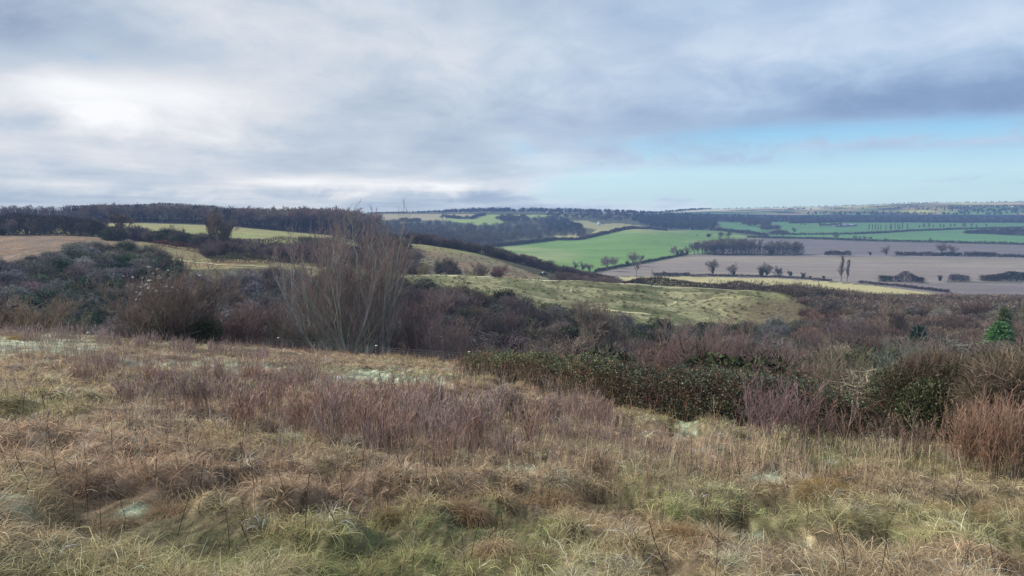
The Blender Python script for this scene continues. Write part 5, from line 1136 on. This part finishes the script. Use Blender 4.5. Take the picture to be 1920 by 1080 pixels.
# ------------------------------------------------------------------ sky, sun, camera
w = bpy.data.worlds.new("World"); SC.world = w; w.use_nodes = True
nt = w.node_tree; N = nt.nodes; L = nt.links; N.clear()
SUN_AZ, SUN_EL = math.radians(-72), math.radians(34)
wo = N.new('ShaderNodeOutputWorld'); bg = N.new('ShaderNodeBackground'); bg.inputs[1].default_value = .1
sky = N.new('ShaderNodeTexSky'); sky.sky_type = 'NISHITA'; sky.sun_disc = False
sky.sun_elevation = SUN_EL; sky.sun_rotation = SUN_AZ; sky.dust_density = 1.; sky.ozone_density = 2.
tc = N.new('ShaderNodeTexCoord'); sp = N.new('ShaderNodeSeparateXYZ'); L.new(tc.outputs['Generated'], sp.inputs[0])
def mth(op, *a, clamp=False):
    n = N.new('ShaderNodeMath'); n.operation = op; n.use_clamp = clamp
    for i, v in enumerate(a):
        if isinstance(v, (int, float)): n.inputs[i].default_value = v
        else: L.new(v, n.inputs[i])
    return n.outputs[0]
X_, Y_, Z_ = sp.outputs
AZ = mth('MULTIPLY', mth('ARCTAN2', X_, Y_), 57.2958)
EL = mth('MULTIPLY', mth('ARCSINE', Z_), 57.2958)
def a2(px, py):
    ax, s = ray(px, py); return math.degrees(math.atan(ax)), math.degrees(math.atan2(s, math.hypot(1, ax)))
ele = mth('MAXIMUM', EL, 0.)
# flat cloud deck: rows get thinner towards the horizon
den = mth('ADD', mth('MAXIMUM', Z_, 0.), .055)
dx = mth('DIVIDE', X_, den); dy = mth('DIVIDE', Y_, den)
def comb(x, y, z=0.):
    c = N.new('ShaderNodeCombineXYZ')
    for i, v in enumerate((x, y, z)):
        if isinstance(v, (int, float)): c.inputs[i].default_value = v
        else: L.new(v, c.inputs[i])
    return c.outputs[0]
def noise(vec, sc, det=5, rough=.5, dist=0., off=0.):
    n = N.new('ShaderNodeTexNoise'); n.inputs['Scale'].default_value = sc; n.inputs['Detail'].default_value = det
    n.inputs['Roughness'].default_value = rough; n.inputs['Distortion'].default_value = dist
    m = N.new('ShaderNodeMapping'); m.inputs['Location'].default_value = (off, off * .7, off * .3); L.new(vec, m.inputs[0]); L.new(m.outputs[0], n.inputs['Vector'])
    return n.outputs[0]
deck = comb(mth('MULTIPLY', dx, 1.1), mth('MULTIPLY', dy, .8))
ang = comb(mth('MULTIPLY', AZ, .075), mth('MULTIPLY', EL, .155))
nA = noise(deck, .45, 4, .5, 0, 3.1); nB = noise(ang, 1.1, 4, .5, 0, 7.7); nD = noise(ang, 2.3, 6, .6, .5, 1.3)
def sm(v, a, b):
    m = N.new('ShaderNodeMapRange'); m.interpolation_type = 'SMOOTHSTEP'; m.inputs[1].default_value = a; m.inputs[2].default_value = b; L.new(v, m.inputs[0]); return m.outputs[0]
def warp(wob):
    u = mth('MULTIPLY_ADD', nB, 3. * wob * 8, AZ); v = mth('MULTIPLY_ADD', nD, 2.6 * wob * 1.6, EL)
    return comb(u, v), 12. * wob, 2.08 * wob
def gauss(px, py, wx, wy, W=None):
    vec, ox, oy = W or WA; a, e = a2(px, py); wa, we = wx / 24., wy / 24.
    m = N.new('ShaderNodeMapping'); m.inputs['Scale'].default_value = (1 / wa, 1 / we, 0); m.inputs['Location'].default_value = (-(a + ox) / wa, -(e + oy) / we, 0)
    L.new(vec, m.inputs[0])
    d = N.new('ShaderNodeVectorMath'); d.operation = 'DOT_PRODUCT'; L.new(m.outputs[0], d.inputs[0]); L.new(m.outputs[0], d.inputs[1])
    return mth('POWER', .3679, d.outputs['Value'])
WA = warp(.6)
# brightness field of the overcast (0 dark grey .. 1 white)
tot = mth('MULTIPLY_ADD', nA, .8, .61 - .4 - .28 - .2); tot = mth('MULTIPLY_ADD', nB, .56, tot); tot = mth('MULTIPLY_ADD', nD, .40, tot)
BL = [(80, 180, 210, 50, .27), (130, 215, 90, 30, .12), (30, 150, 90, 22, .12), (330, 215, 300, 60, .20), (540, 120, 280, 70, .10), (60, 60, 420, 42, -.16), (900, 348, 480, 16, .24),
      (350, 378, 800, 16, -.16), (1300, 215, 560, 58, -.22), (1720, 190, 330, 38, -.16), (1780, 60, 330, 55, .10), (850, 240, 300, 45, -.10), (0, 300, 320, 30, .08)]
for (px, py, wx, wy, am) in BL: tot = mth('MULTIPLY_ADD', gauss(px, py, wx, wy), am, tot)
cr = N.new('ShaderNodeValToRGB'); L.new(tot, cr.inputs[0]); E = cr.color_ramp.elements
def lin(c): return tuple(((v / 255 + .055) / 1.055) ** 2.4 if v > 10 else v / 255 / 12.92 for v in c) + (1,)
E[0].position = .0; E[0].color = lin((136, 152, 184)); E[1].position = 1.; E[1].color = lin((250, 252, 255))
for p, c in ((.22, (150, 168, 196)), (.42, (174, 190, 212)), (.6, (196, 208, 223)), (.8, (226, 229, 236))):
    e = E.new(p); e.color = lin(c)
bl = N.new('ShaderNodeMix'); bl.data_type = 'RGBA'; bl.blend_type = 'MULTIPLY'; L.new(sm(mth('MULTIPLY_ADD', nB, 25., AZ), -5., 40.), bl.inputs[0]); L.new(cr.outputs[0], bl.inputs[6]); bl.inputs[7].default_value = (.86, .97, 1.08, 1)
gain = N.new('ShaderNodeVectorMath'); gain.operation = 'SCALE'; L.new(bl.outputs[2], gain.inputs[0]); gain.inputs['Scale'].default_value = 10.
# clear gap low on the right
gap = mth('MULTIPLY_ADD', nD, 2.3, -1.15)
for (px, py, wx, wy, am) in [(1720, 335, 470, 62, 1.5), (1600, 256, 400, 28, 1.0), (1280, 352, 230, 30, .75), (1690, 268, 260, 13, -1.0), (1420, 300, 150, 9, -.5), (1640, 357, 130, 4, -.3), (1850, 345, 160, 5, -.35)]:
    gap = mth('MULTIPLY_ADD', gauss(px, py, wx, wy), am, gap)
gap = mth('MULTIPLY', sm(gap, .2, 1.25), .93)
# clear colour: the physical sky, washed by thin high haze
hz = N.new('ShaderNodeMix'); hz.data_type = 'RGBA'; hz.inputs[0].default_value = .92
cc = N.new('ShaderNodeValToRGB'); L.new(mth('DIVIDE', EL, 10.), cc.inputs[0]); e2 = cc.color_ramp.elements
e2[0].position = 0; e2[0].color = lin((196, 222, 236)); e2[1].position = 1; e2[1].color = lin((120, 180, 232)); q = e2.new(.25); q.color = lin((196, 232, 247)); q = e2.new(.55); q.color = lin((152, 208, 245))
g2 = N.new('ShaderNodeVectorMath'); g2.operation = 'SCALE'; L.new(cc.outputs[0], g2.inputs[0]); g2.inputs['Scale'].default_value = 10.
L.new(sky.outputs[0], hz.inputs[6]); L.new(g2.outputs[0], hz.inputs[7])
fin = N.new('ShaderNodeMix'); fin.data_type = 'RGBA'; L.new(gap, fin.inputs[0]); L.new(gain.outputs[0], fin.inputs[6]); L.new(hz.outputs[2], fin.inputs[7])
L.new(fin.outputs[2], bg.inputs[0]); L.new(bg.outputs[0], wo.inputs[0])

sl = bpy.data.lights.new('sun', 'SUN'); sl.energy = 5.0; sl.angle = math.radians(14); sl.color = (1, .93, .82)
so = bpy.data.objects.new('sun', sl); COL.objects.link(so)
so.rotation_euler = (math.pi / 2 - SUN_EL, 0, 0)
from mathutils import Vector
sd = Vector((math.sin(SUN_AZ) * math.cos(SUN_EL), math.cos(SUN_AZ) * math.cos(SUN_EL), math.sin(SUN_EL)))
so.rotation_euler = sd.to_track_quat('Z', 'Y').to_euler()
cam = bpy.data.cameras.new('camera'); co = bpy.data.objects.new('camera', cam); COL.objects.link(co); SC.camera = co
cam.sensor_width = 36; cam.lens = 36 * F / 1920; cam.clip_end = 90000; cam.clip_start = .05
co.rotation_euler = (math.pi / 2 - PT, 0, 0)
SC.view_settings.view_transform = 'Standard'; SC.view_settings.look = 'None'; SC.view_settings.exposure = 0; SC.view_settings.gamma = 1
SC.cycles.max_bounces = 5; SC.cycles.diffuse_bounces = 3; SC.cycles.transmission_bounces = 3
w.cycles.sampling_method = 'MANUAL'; w.cycles.sample_map_resolution = 256
